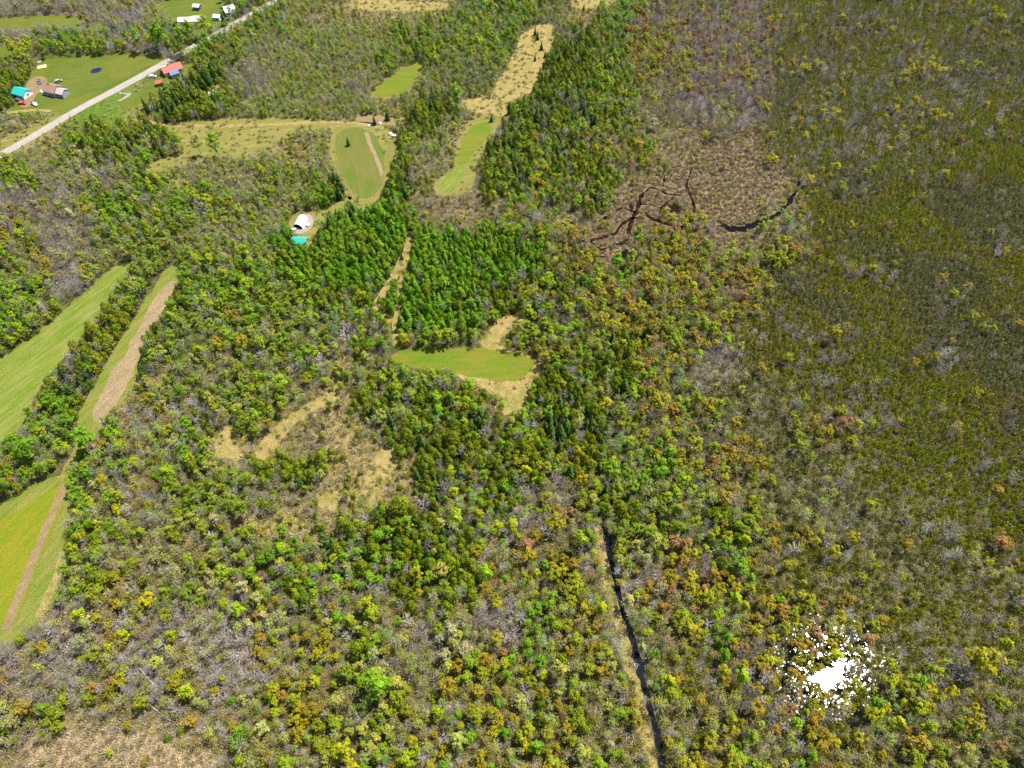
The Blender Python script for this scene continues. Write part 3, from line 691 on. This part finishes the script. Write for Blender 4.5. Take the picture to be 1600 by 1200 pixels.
def car(px, py, rz, c, label, pickup=False, L=4.5):
    x, y = G(px, py); t = empty('pickup_truck' if pickup else 'parked_car', (x, y, .05), rz); tag(t, label, 'pickup truck' if pickup else 'car'); BUILD.append((x, y, 3))
    m = plain('car_paint', c, .3, .6, .04); W2 = .9; mb = MB()
    prof = [(-L / 2, .35), (L / 2, .35), (L / 2, .75), (L / 2 - 1.1, .92), (-L / 2 + .1, .95), (-L / 2, .8)]
    for s in (-1, 1): mb.poly([(a, s * W2, b) for a, b in (prof if s < 0 else prof[::-1])])
    for i in range(6): a, b = prof[i], prof[(i + 1) % 6]; mb.quad((a[0], -W2, a[1]), (a[0], W2, a[1]), (b[0], W2, b[1]), (b[0], -W2, b[1]))
    mb.obj('body', m, t)
    x0, x1 = (-.4, 1.2) if pickup else (-1.7, 1.2); g = MB(); r = MB()
    for s in (-1, 1): g.poly([(x0 - .3, s * .84, .94), (x1 + .35, s * .84, .94), (x1 - .3, s * .7, 1.42), (x0 + .1, s * .7, 1.42)])
    g.quad((x1 + .35, -.84, .94), (x1 + .35, .84, .94), (x1 - .3, .7, 1.42), (x1 - .3, -.7, 1.42)); g.quad((x0 - .3, -.84, .94), (x0 - .3, .84, .94), (x0 + .1, .7, 1.42), (x0 + .1, -.7, 1.42))
    g.obj('window', M_GLASS, t); MB().box(x0 + .08, x1 - .28, -.72, .72, 1.42, 1.48).obj('cabin_roof', m, t)
    if pickup: MB().box(-L / 2 + .12, -.85, -.75, .75, .952, .97).obj('cargo_bed', M_BLACKM, t)
    for sx in (-L / 2 + .85, L / 2 - .85):
        for s in (-1, 1): MB().tube((sx, s * .72, .33), (sx, s * .95, .33), .34, .34, 12).obj('wheel', M_BLACKM, t)
    return t
car(239, 121, radians(8), (.75, .76, .78), 'white car parked on the grass beside the gravel road')
car(30, 158, radians(-20), (.10, .11, .13), 'dark car parked in front of the teal-roofed garage')
car(35, 163, radians(5), (.45, .07, .03), 'red car parked below the teal-roofed garage')
car(54, 164, radians(-28), (.45, .46, .50), 'silver pickup parked at the end of the homestead drive', True, 5.2)
car(313, 147, radians(-50), (.03, .03, .04), 'black car parked at the right end of the tall spruce row')
car(62, 129, radians(-60), (.16, .16, .22), 'dark grey pickup parked on the bare dirt yard', True, 5.0)
car(92, 128, radians(30), (.35, .36, .38), 'grey car parked behind the brown-roofed farmhouse')
def simple(name, px, py, z, f, m, label, cat, rz=0, group=None):
    x, y = G(px, py); mb = MB(); f(mb); o = mb.obj(name, m); o.location = (x, y, z); o.rotation_euler = (0, 0, rz); tag(o, label, cat, group); BUILD.append((x, y, 2)); return o
def dome(mb, rx, ry, h, n=18):
    P = [[(cos(2 * pi * i / n) * rx * k, sin(2 * pi * i / n) * ry * k, z) for i in range(n)] for k, z in ((1, 0), (1, h * .6), (.7, h * .9), (.3, h))]
    for a, b in zip(P, P[1:]):
        for i in range(n): j = (i + 1) % n; mb.quad(a[i], a[j], b[j], b[i])
    mb.poly(P[-1])
simple('covered_pool', 69, 143, .06, lambda m: dome(m, 2.3, 1.8, .9), M_WHITE, 'round above-ground pool under a white cover beside the brown-roofed farmhouse', 'pool')
simple('sandbox', 66, 105, .06, lambda m: m.box(-2.4, 2.4, -1.7, 1.7, 0, .25).box(-2.6, -2.401, -1.9, 1.9, 0, .4).box(2.401, 2.6, -1.9, 1.9, 0, .4).box(-2.4, 2.4, 1.701, 1.9, 0, .4).box(-2.4, 2.4, -1.9, -1.701, 0, .4), plain('yellow_sand', (.66, .56, .25)), 'yellow sand-filled rectangle on the lawn above the dirt yard', 'sandbox', radians(22))
def frame(m, a, b, h):
    m.box(-a, a, b, a, 0, h); m.box(-a, a, -a, -b, 0, h); m.box(-a, -b, -b + .001, b - .001, 0, h); m.box(b, a, -b + .001, b - .001, 0, h)
simple('timber_frame', 332, 145, .06, lambda m: frame(m, 2.7, 1.0, .35), plain('cream_timber', (.78, .70, .50)), 'cream square frame with a dark middle on the brown yard', 'timber frame', radians(20))
def rocks(m):
    rr = random.Random(5)
    for i in range(16):
        c = Vector((rr.gauss(0, .7), rr.gauss(0, .5), .25))
        for _ in range(12): card(m, c + rnd_dir(rr) * .3, rnd_dir(rr) + Vector((0, 0, .5)), .28, rr, rr.random())
simple('rubble_heap', 62, 97, .05, rocks, plain('pale_rubble', (.62, .56, .48)), 'pale rubble heap at the edge of the trees above the yellow sandbox', 'heap')
M_BOAT = M_WHITE
def boat(m):
    S = [(-2.2, .0), (-2.2, .8), (.6, .9), (1.8, .45), (2.4, 0), (1.8, -.45), (.6, -.9), (-2.2, -.8)]
    for i in range(len(S)):
        a, b = S[i], S[(i + 1) % len(S)]; m.quad((a[0] * .85, a[1] * .7, .0), (b[0] * .85, b[1] * .7, 0), (b[0], b[1], .75), (a[0], a[1], .75))
    m.poly([(a, b, .6) for a, b in S[::-1]])
simple('boat', 617, 213, .05, boat, M_WHITE, 'small white boat lying at the right corner of the oval plot', 'boat', radians(-25))
simple('propane_tank', 610, 210, .05, lambda m: (m.tube((-1, 0, .6), (1, 0, .6), .5, .5, 12), m.box(-.7, -.6, -.3, .3, 0, .2), m.box(.6, .7, -.3, .3, 0, .2)), M_WHITE, 'white tank just left of the small white boat', 'tank', radians(40))
simple('water_tank', 594, 194, .05, lambda m: dome(m, .8, .8, 1.2, 12), M_WHITE, 'small white tank at the dark spruces above the oval plot', 'tank')
simple('trough', 577, 197, .05, lambda m: (m.box(-1, 1, -.4, .4, .1, .6), m.box(-.9, -.8, -.3, .3, 0, .0999), m.box(.8, .9, -.3, .3, 0, .0999)), plain('grey_trough', (.5, .52, .55)), 'pale grey trough on the stony patch above the oval plot', 'trough', radians(80))
simple('trailer', 459, 359.5, .08, lambda m: (m.box(-1.3, 1.3, -.7, .7, .4, .8), m.tube((-.2, -.85, .3), (-.2, -.71, .3), .3, .3, 10), m.tube((-.2, .71, .3), (-.2, .85, .3), .3, .3, 10), m.box(1.3001, 2.3, -.05, .05, .45, .55)), plain('pale_trailer', (.7, .62, .55)), 'small pale trailer on the gravel left of the arched shelter', 'trailer', radians(10))
simple('firewood_stack', 481.5, 353, .08, lambda m: [m.tube((-.8, y * .22, .12 + z * .2), (.8, y * .22, .12 + z * .2), .11, .11, 6) for y in range(-3, 4) for z in range(4)], plain('cut_wood', (.62, .48, .40)), 'short stack of pale firewood right of the arched shelter', 'firewood', radians(60))
# fence posts along the far side of the road
k = 0
P0, P1 = Vector(G(172, 137)), Vector(G(232, 105))
for i in range(12):
    p = P0.lerp(P1, i / 11); o = MB().tube((0, 0, 0), (0, 0, 1.3), .11, .09, 6).obj('fence_post', M_BARKD); o.location = (p.x, p.y, .03)
    tag(o, ('first', 'second', 'third', 'fourth', 'fifth', 'sixth', 'seventh', 'eighth', 'ninth', 'tenth', 'eleventh', 'twelfth')[i] + ' wooden fence post from the driveway, along the far side of the gravel road', 'fence post', 'fence posts along the gravel road')

# ------------------------------------------------------------------ trees that stand out alone
LANDMARK = [
 ('spruce', 545, 228, .62, 'dark', 'lone dark spruce standing in the oval plot'),
 ('leafy', 286, 238, 1.0, 'green', 'left of the three bushy green trees on the old pasture'),
 ('leafy', 315, 243, 1.05, 'pale', 'middle and palest of the three bushy trees on the old pasture'),
 ('leafy', 343, 246, 1.15, 'green', 'right of the three bushy green trees on the old pasture'),
 ('spruce', 234, 178, 1.25, 'dark', 'broad dark spruce left of the tall spruce row, foot on bare ground'),
 ('spruce', 768, 190, .55, 'dark', 'small dark spruce at the top right corner of the long plot'),
 ('spruce', 836, 95, .5, 'dark', 'single small dark conifer on the ridge pasture'),
 ('spruce', 631, 372, .85, 'pine', 'green pine at the top of the woodland ride'),
 ('spruce', 628, 405, .45, 'dark', 'small dark spruce in the middle of the woodland ride'),
 ('spruce', 619, 444, .55, 'pine', 'young pine between the two forks of the woodland ride'),
 ('cedar', 597, 487, 1.0, 'cedar', 'rounded tree at the foot of the woodland ride loop'),
 ('cedar', 857, 640, 1.2, 'cedar', 'rounded cedar at the right end of the central plot'),
 ('cedar', 590, 815, 1.15, 'dark', 'dark cedar standing below the middle glade'),
 ('maple', 945, 640, 1.0, 'yellow', 'yellow-olive maple standing above the others by the cedar belt'),
 ('maple', 1027, 645, 1.5, 'olive', 'huge round yellow-olive maple right of the cedar belt'),
 ('maple', 868, 832, 1.6, 'olive', 'large brownish-olive maple left of the ditch head'),
 ('leafy', 905, 855, 1.1, 'spring', 'tall yellow-green tree just left of the ditch head'),
 ('leafy', 598, 1085, 1.7, 'green', 'largest bright green tree in the lower left wood'),
 ('leafy', 548, 1180, 1.3, 'spring', 'bright lime tree near the bottom edge, lower left wood'),
 ('maple', 238, 948, 1.05, 'yellow', 'round yellow maple right of the near field corner'),
 ('maple', 1512, 1045, 1.8, 'olive', 'largest olive maple in the lower right swamp'),
 ('maple', 1310, 672, 1.1, 'rust', 'orange-rust maple among the grey swamp trees, upper of two'),
 ('maple', 1550, 855, 1.2, 'rust', 'rust-brown maple near the right edge of the picture'),
 ('maple', 1382, 362, .8, 'rust', 'lone orange-rust maple far out in the larch swamp'),
 ('maple', 1325, 362, .8, 'yellow', 'lone yellow maple left of the rust maple in the larch swamp'),
 ('maple', 1250, 335, .8, 'orange', 'orange maple beside the black creek bend'),
 ('maple', 1015, 128, .9, 'yellow', 'bright yellow tree in the brown wood at the top'),
 ('leafy', 990, 392, 1.25, 'green', 'bright green tree at the near edge of the bog creeks'),
 ('maple', 1093, 348, .7, 'yellow', 'small lime tree standing alone in the marsh'),
 ('leafy', 960, 430, 1.1, 'green', 'tall green tree below the left end of the bog creeks'),
 ('leafy', 150, 705, 1.5, 'green', 'big rounded green tree below the stubble strip, right of the track'),
 ('leafy', 62, 722, 1.5, 'green', 'big rounded green tree left of the meadow track'),
 ('leafy', 250, 82, 1.25, 'green', 'dark green tree left of the road yard trees'),
 ('leafy', 262, 84, 1.3, 'green', 'broad green yard tree nearest the road bend'),
 ('leafy', 292, 84, 1.35, 'green', 'broad green tree throwing its shadow over the road'),
 ('leafy', 303, 62, 1.1, 'spring', 'left of two round lime trees below the long white cottage'),
 ('leafy', 324, 62, 1.3, 'spring', 'right of two round lime trees below the long white cottage'),
 ('leafy', 222, 82, 1.1, 'green', 'round green tree at the far edge of the lawn'),
 ('spruce', 352, 40, 1.1, 'dark', 'dark spruce between the white shed and the road'),
 ('spruce', 586, 195, .7, 'dark', 'left of two dark spruces above the oval plot'),
 ('spruce', 606, 188, .75, 'dark', 'right of two dark spruces above the oval plot'),
 ('bare', 660, 1000, 1.25, 'grey', 'whitish bare tree left of the dark hollow in the lower wood'),
 ('bare', 664, 800, 1.4, 'grey', 'pale dead tree with spreading limbs below the cedar belt'),
 ('bare', 858, 848, 1.2, 'grey', 'pale bare tree beside the large brown maple'),
 ('bare', 254, 795, 1.0, 'grey', 'white dead tree among green crowns left of the glades'),
]
ROW = [(258, 166), (252, 180), (262, 176), (270, 170), (277, 178), (268, 184), (262, 190), (282, 170), (276, 160), (290, 166), (284, 156), (298, 160), (292, 150), (305, 154), (300, 142), (312, 148), (308, 136), (318, 140), (330, 134), (322, 128), (338, 128), (346, 122), (334, 120), (262, 150), (270, 152), (256, 156), (278, 182)]
for (a, b) in ROW: LANDMARK.append(('spruce', a, b, R.uniform(.95, 1.25), 'dark', None))
ROW2 = [(240, 205), (248, 210), (236, 214), (244, 218), (230, 222), (238, 228), (226, 212), (252, 204), (232, 200), (222, 226), (212, 232), (205, 238), (110, 232), (120, 230), (132, 228), (146, 230), (160, 228), (172, 226), (184, 230)]
for (a, b) in ROW2: LANDMARK.append(('spruce' if a > 200 else 'cedar', a, b, R.uniform(.8, 1.1), 'dark' if a > 200 else 'pine', None))
for (x, y, s) in [(6, 170, 1.3), (12, 150, 1.2), (4, 130, 1.2), (16, 128, 1.1), (10, 110, 1.1), (20, 105, .9), (2, 150, 1.2), (14, 168, 1.1)]: LANDMARK.append(('cedar', x, y, s, 'cedar', None))
for (x, y, s) in [(24, 88, .9), (32, 96, .9), (40, 104, .9), (46, 96, .9), (50, 112, .9), (38, 88, .9), (54, 92, .8)]: LANDMARK.append(('leafy', x, y, s, 'spring', None))
for (x, y) in [(836, 55), (840, 62), (850, 108), (852, 90), (843, 120), (912, 16), (938, 10), (846, 78)]: LANDMARK.append(('spruce', x, y, R.uniform(.5, .7), 'dark', None))

for (kind, px, py, s, pal, label) in LANDMARK:
    x, y = G(px, py); v = R.randrange(4); s *= 1.4 if kind == 'leafy' and py < 300 else 1.15 if kind == 'leafy' else 1; TREES.append([kind, x, y, s, R.uniform(0, 6.28), v, tuple(c * R.uniform(.9, 1.1) for c in PAL[pal][R.randrange(min(2, len(PAL[pal])))]), pal, label, True]); put(x, y, BASE_R[kind] * s * .9)

def scatter():
    S = 1.5; pts = []
    y = 12.0
    while y < 740:
        hw = depth(0, y) * 800 / F * 1.16 + 14; x = -hw
        while x < hw:
            pts.append((x + R.uniform(-.8, .8), y + R.uniform(-.8, .8))); x += S
        y += S
    R.shuffle(pts)
    for (x, y) in pts:
        px, py = proj(x, y, 0)
        if py < -60: continue
        L = letter(x, y, 4, R); p, mix = SPEC[L]
        if R.random() > p * (1.0 if L in 'ST' else .72 if L == 's' else .9): continue
        u = R.random()
        if R.random() < .35: u = min(.999, max(0, .5 + 1.1 * n3(x, y, .045, 41.0) + R.uniform(-.25, .25)))
        r = u * sum(m[1] for m in mix)
        for kind, w, pal in mix:
            r -= w
            if r <= 0: break
        s = R.triangular(.42, 1.32, .76) if kind != 'larch' else R.triangular(.5, 1.3, .8)
        if R.random() < .02: s *= 1.3
        if L == 'h': s *= .62
        if L in 'MNyH': s *= .55
        if L == 'P' and kind in ('spruce', 'cedar'): s = s * .6 + .42
        if L in 'TR': s *= .88
        if py < 330 and kind in ('leafy',) : s *= .92
        rr = BASE_R[kind] * s * (.80 if kind in ('bare', 'spruce', 'cedar') else .76 if kind == 'larch' else .92)
        if not free(x, y, rr): continue
        if blocked(x, y, 9 * s if kind != 'larch' else 5 * s): continue
        if any((x - a) ** 2 + (y - b) ** 2 < (c + rr) ** 2 for a, b, c in BUILD): continue
        put(x, y, rr)
        vv = R.randrange(NV)
        if kind in ('leafy', 'maple') and vv < 4 and R.random() < {'o': .32, 'g': .20, 'B': .5, 's': .3, 'h': .35, 'R': .4, 'O': .10}.get(L, 0): vv = R.choice((4, 5))
        TREES.append([kind, x, y, s, R.uniform(0, 6.28), vv, tint(pal, x, y, R), pal, None, False])
scatter()

# the 300 of each kind that show largest become things of their own; the rest of that kind is one object
NOUN = {'leafy': 'leafy_tree', 'maple': 'maple_tree', 'bare': 'bare_tree', 'cedar': 'cedar_tree', 'spruce': 'spruce_tree', 'larch': 'larch_tree'}
CWORD = {'green': 'bright green', 'spring': 'lime green', 'olive': 'olive green', 'orange': 'orange', 'rust': 'rusty', 'yellow': 'yellow', 'dark': 'dark green',
         'cedar': 'olive-dark', 'pine': 'mid green', 'swamp': 'olive', 'grey': 'grey', 'pale': 'pale green'}
GRP = {'leafy': 'leafy green trees of the woods', 'maple': 'budding maples of the woods and swamp', 'bare': 'leafless grey trees', 'cedar': 'rounded cedars of the conifer belt',
       'spruce': 'pointed spruces and pines', 'larch': 'thin larches of the swamp'}
SITES = [('near field corner', 95, 960), ('near field track', 104, 760), ('dead tree patch', 180, 1040), ('tussock patch', 200, 1165), ('lime bottom tree', 548, 1180), ('largest green tree', 598, 1080),
         ('south glade', 440, 822), ('middle glade', 598, 745), ('west glade', 358, 700), ('ditch head', 942, 830), ('white glint', 1290, 1055), ('big olive maple', 1512, 1040), ('central plot', 720, 568),
         ('central plot end', 845, 600), ('stubble strip', 200, 560), ('pine strip', 130, 560), ('woodland ride', 618, 450), ('oval plot', 565, 260), ('long plot', 735, 235), ('arched white shelter', 473, 350),
         ('bog creeks', 990, 350), ('black creek', 1190, 345), ('old pasture', 330, 225), ('ridge plot', 625, 125), ('red-roofed cottage', 272, 112), ('brown-roofed farmhouse', 88, 145),
         ('rust swamp maple', 1310, 672), ('rust edge maple', 1550, 855), ('ridge pasture', 825, 90), ('long white cottage', 292, 32), ('huge olive maple', 1027, 640), ('far rust maple', 1382, 362), ('yellow top tree', 1015, 128)]
SITES = [(n, *G(a, b)) for n, a, b in SITES]
def ditch_x(y):
    P = [G(*p) for p in DITCH]; P.sort(key=lambda p: p[1])
    if y <= P[0][1]: return P[0][0]
    for a, b in zip(P, P[1:]):
        if a[1] <= y <= b[1]: return a[0] + (b[0] - a[0]) * (y - a[1]) / (b[1] - a[1])
    return P[-1][0]
EDGE_Y = G(800, 1200)[1]
USED = set()
KW = {'leafy': 'leafy tree', 'maple': 'maple', 'bare': 'bare tree', 'cedar': 'cedar', 'spruce': 'spruce', 'larch': 'larch'}
def describe(t):
    kind, x, y, s, pal = t[0], t[1], t[2], t[3], t[7]
    size = 'tiny' if s < .58 else 'small' if s < .75 else 'mid-sized' if s < .95 else 'tall' if s < 1.15 else 'towering'
    me = f"{size} {CWORD[pal]} {KW[kind]}"
    nb = sorted((q for q in ALLNEAR if q is not t and abs(q[1] - x) < 16 and abs(q[2] - y) < 16), key=lambda q: (q[1] - x) ** 2 + (q[2] - y) ** 2)[:4]
    opts = []; d = x - ditch_x(y); e = y - EDGE_Y; px, py = proj(x, y)
    tails = []
    for q in nb:
        dx, dy = q[1] - x, q[2] - y
        w = ('left of' if dx > 0 else 'right of') if abs(dx) > abs(dy) else ('before' if dy > 0 else 'behind')
        tails.append(f", {w} {CWORD[q[7]]} {KW[q[0]]}")
    for tail in tails + ['']:
        if py > 850 and abs(d) < 75: opts.append(f"{me}, {abs(d):.0f} m {'right' if d > 0 else 'left'} of ditch, {abs(e):.0f} m {'above' if e > 0 else 'below'} bottom edge{tail}")
        for n, a, b in sorted(SITES, key=lambda q: (q[1] - x) ** 2 + (q[2] - y) ** 2)[:3]:
            dx, dy = x - a, y - b
            opts.append(f"{me}, {abs(dx):.0f} m {'right' if dx > 0 else 'left'}, {abs(dy):.0f} m {'beyond' if dy > 0 else 'before'} {n}{tail}")
    opts = [o for o in opts if len(o.split()) <= 16]
    key = lambda o: ''.join(c for c in o if not c.isdigit())
    for o in opts:
        if key(o) not in USED: USED.add(key(o)); USED.add(o); return o
    for o in opts:
        if o not in USED: USED.add(o); return o
    return opts[0]

def stuff_field(name, pts, meshes, label, cat):
    """one object that carries every remaining plant of a kind"""
    src = bpy.data.collections.new(name + '_shapes')
    for i, me in enumerate(meshes): src.objects.link(bpy.data.objects.new('%s_shape_%02d' % (name, i), me))
    me = bpy.data.meshes.new(name); n = len(pts); me.vertices.add(n)
    A = np.array([[p[0], p[1], p[2]] for p in pts], dtype=np.float32); me.vertices.foreach_set('co', A.ravel())
    for nm, col in (('rot', [(p[6], p[7], p[4]) for p in pts]), ('scl', [p[3] for p in pts]), ('tint', [p[8] for p in pts])):
        a = me.attributes.new(nm, 'FLOAT_VECTOR', 'POINT'); a.data.foreach_set('vector', np.array(col, dtype=np.float32).ravel())
    a = me.attributes.new('pick', 'INT', 'POINT'); a.data.foreach_set('value', np.array([p[5] for p in pts], dtype=np.int32))
    me.update(); o = link(name, me); tag(o, label, cat, kind='stuff')
    g = bpy.data.node_groups.new(name + '_scatter', 'GeometryNodeTree')
    g.interface.new_socket('Geometry', in_out='INPUT', socket_type='NodeSocketGeometry'); g.interface.new_socket('Geometry', in_out='OUTPUT', socket_type='NodeSocketGeometry')
    N = g.nodes; gi = N.new('NodeGroupInput'); go = N.new('NodeGroupOutput'); ip = N.new('GeometryNodeInstanceOnPoints'); ci = N.new('GeometryNodeCollectionInfo')
    ci.inputs['Collection'].default_value = src; ci.inputs['Separate Children'].default_value = True; ci.inputs['Reset Children'].default_value = True
    ip.inputs['Pick Instance'].default_value = True
    def na(nm, ty):
        q = N.new('GeometryNodeInputNamedAttribute'); q.data_type = ty; q.inputs['Name'].default_value = nm; return [s for s in q.outputs if s.enabled and s.name == 'Attribute'][0]
    g.links.new(gi.outputs[0], ip.inputs['Points']); g.links.new(ci.outputs[0], ip.inputs['Instance'])
    g.links.new(na('pick', 'INT'), ip.inputs['Instance Index']); g.links.new(na('rot', 'FLOAT_VECTOR'), ip.inputs['Rotation']); g.links.new(na('scl', 'FLOAT_VECTOR'), ip.inputs['Scale'])
    g.links.new(ip.outputs[0], go.inputs[0])
    md = o.modifiers.new('scatter', 'NODES'); md.node_group = g
    return o

def score(t):
    x, y = t[1], t[2]; px, py = proj(x, y, 5)
    if t[9]: return 99
    if not (4 < px < 1596 and 4 < py < 1210): return -1
    return t[3] / depth(x, y)
NEAR = {}; ALLNEAR = []
for kind in NOUN:
    L = sorted([t for t in TREES if t[0] == kind], key=score, reverse=True); near = [t for t in L if score(t) > 0][:298]; ids = set(map(id, near)); rest = [t for t in L if id(t) not in ids]
    NEAR[kind] = (near, rest); ALLNEAR += near
for kind in NOUN:
    near, rest = NEAR[kind]
    for t_ in near:
        (k, x, y, s, rz, v, tn, pal, label, lm) = t_
        cm, tm, fm, h, r = KIND[kind][v]
        e = empty(NOUN[kind], (x, y, 0), rz); sx = s * R.uniform(.93, 1.07); e.scale = (sx, s * R.uniform(.93, 1.07), s * R.uniform(.9, 1.1)); e.rotation_euler = (R.gauss(0, .03), R.gauss(0, .03), rz)
        if kind == 'bare':
            tag(e, label or describe(t_), 'tree', GRP[kind])
        else: tag(e, label or describe(t_), 'tree', GRP[kind])
        c = link('crown', cm, e); c['tint'] = tn; link('trunk', tm, e)
    pts = [(t[1], t[2], 0, (t[3], t[3] * R.uniform(.9, 1.1), t[3] * R.uniform(.88, 1.12)), t[4], t[5], R.gauss(0, .04), R.gauss(0, .04), t[6]) for t in rest]
    if pts: stuff_field(NOUN[kind].replace('_tree', '_woodland'), pts, [v[2] for v in KIND[kind]], GRP[kind] + ', the farther ones', 'woodland')

# pale fallen trunks
LOGS = [(1038, 1078, 24, 'across the grass right of the ditch, below its middle bend'), (1015, 1020, 50, 'beside the ditch, right bank, sloping up from the water'), (90, 1050, 150, 'in the dead tree patch, longest one'),
        (130, 1066, 148, 'in the dead tree patch, below the longest'), (215, 1042, 145, 'in the dead tree patch, right part'), (232, 1060, 140, 'in the dead tree patch, right lower part'), (168, 1018, 142, 'in the dead tree patch, top part'),
        (248, 1112, 150, 'below the dead tree patch near the tussocks'), (360, 1098, 152, 'right of the dead tree patch, low'), (70, 1020, 140, 'in the dead tree patch, far left'), (882, 925, 5, 'left of the ditch, upper part'),
        (1045, 640, 20, 'under the huge round olive maple'), (855, 1010, 70, 'in the wood left of the ditch middle'), (1240, 690, 50, 'in the grey swamp left of the rust maple'), (15, 478, 130, 'in the wood left of the meadow'), (218, 378, 128, 'behind the pine strip end')]
for (px, py, a, w) in LOGS:
    x, y = G(px, py); rr = random.Random(int(px)); L = rr.uniform(8, 12); t = empty('fallen_trunk', (x, y, .5), radians(a)); tag(t, 'pale fallen trunk ' + w, 'fallen trunk', 'pale fallen trunks')
    MB().tube((-L / 2, 0, 0), (L / 2, 0, .9), .20, .08, 6, .9).obj('stem', M_BARKP, t); b = MB()
    for i in range(9):
        p = Vector((rr.uniform(-.1, .5) * L, 0, .5)); b.tube(p, p + Vector((rr.uniform(.4, 1.4), rr.uniform(-1.3, 1.3), rr.uniform(0, 1.1))), .06, .03, 4, .8)
    b.obj('branches', M_BARKP, t)

# ------------------------------------------------------------------ low scrub and tussocks
def undergrowth():
    A = []; B = []; rs = random.Random(11); S = 1.75; y = 12.0
    while y < 735:
        hw = depth(0, y) * 800 / F * 1.14 + 10; x = -hw
        while x < hw:
            X = x + rs.uniform(-.9, .9); Y = y + rs.uniform(-.9, .9); x += S; L = letter(X, Y, 0, rs)
            if rs.random() < UNDER[L] * .8 + .06:
                bl = blocked(X, Y, 1.0)
                if bl == 2 or (bl and rs.random() > (.05 if Y > 140 else .45)): continue
                if any((X - a) ** 2 + (Y - b) ** 2 < (c * .9) ** 2 for a, b, c in BUILD): continue
                s = rs.triangular(.5, 1.5, .8); pal = 'scrub' if rs.random() < (.38 if L in 'BRT' else .75 if L in 'Ss' else .86) else 'grey'
                c = list(PAL[pal][rs.randrange(5)]); g = rs.uniform(.7, 1.15) * (.75 if L in 'SsTW' else 1)
                if pal == 'grey': g *= .8
                if L in 'yMNH' and rs.random() < .35: c = [.24, .20, .09]
                if L in 'GghPc' and rs.random() < .62: c = rs.choice(([.14, .22, .012], [.20, .25, .02], [.11, .17, .012]))
                if L in 'oOsy' and rs.random() < .52: c = rs.choice(([.19, .22, .015], [.24, .23, .03]))
                if L in 'R': c = [v * .72 for v in c]
                A.append((X, Y, 0, (s, s, s * rs.uniform(.7, 1.2)), rs.uniform(0, 6.28), rs.randrange(5), 0, 0, tuple(v * g for v in c)))
            z = blocked(X, Y, .3)
            if z == 2: continue
            if z and rs.random() > .22: continue
            if L in 'MNy' or z or (L in 'HsOoW' and rs.random() < .25):
                for _ in range(2 if L in 'MN' or z else 1):
                    X2 = X + rs.uniform(-.8, .8); Y2 = Y + rs.uniform(-.8, .8)
                    if blocked(X2, Y2, .3) == 2: continue
                    c = rs.choice([(.42, .34, .19), (.34, .27, .14), (.24, .18, .10), (.46, .38, .25), (.20, .19, .07)] if not z else [(.30, .25, .09), (.20, .20, .04), (.36, .28, .13), (.14, .18, .02)]); g = rs.uniform(.7, 1.15) * (.74 if L == 'M' else 1); s = rs.uniform(.8, 1.6)
                    B.append((X2, Y2, 0, (s, s, s), rs.uniform(0, 6.28), rs.randrange(5), 0, 0, tuple(v * g for v in c)))
        y += S
    print('SCRUB', len(A), 'TUSSOCK', len(B))
    rr = random.Random(3)
    stuff_field('scrub', A, [scrub_clump(rr).mesh('scrub_clump', [M_SCRUB]) for _ in range(5)], 'low twiggy scrub between the trees', 'scrub')
    stuff_field('grass_tussocks', B, [tussock(rr).mesh('tussock', [M_SCRUB]) for _ in range(5)], 'dry tan grass tussocks of the marsh and glades', 'grass')
undergrowth()
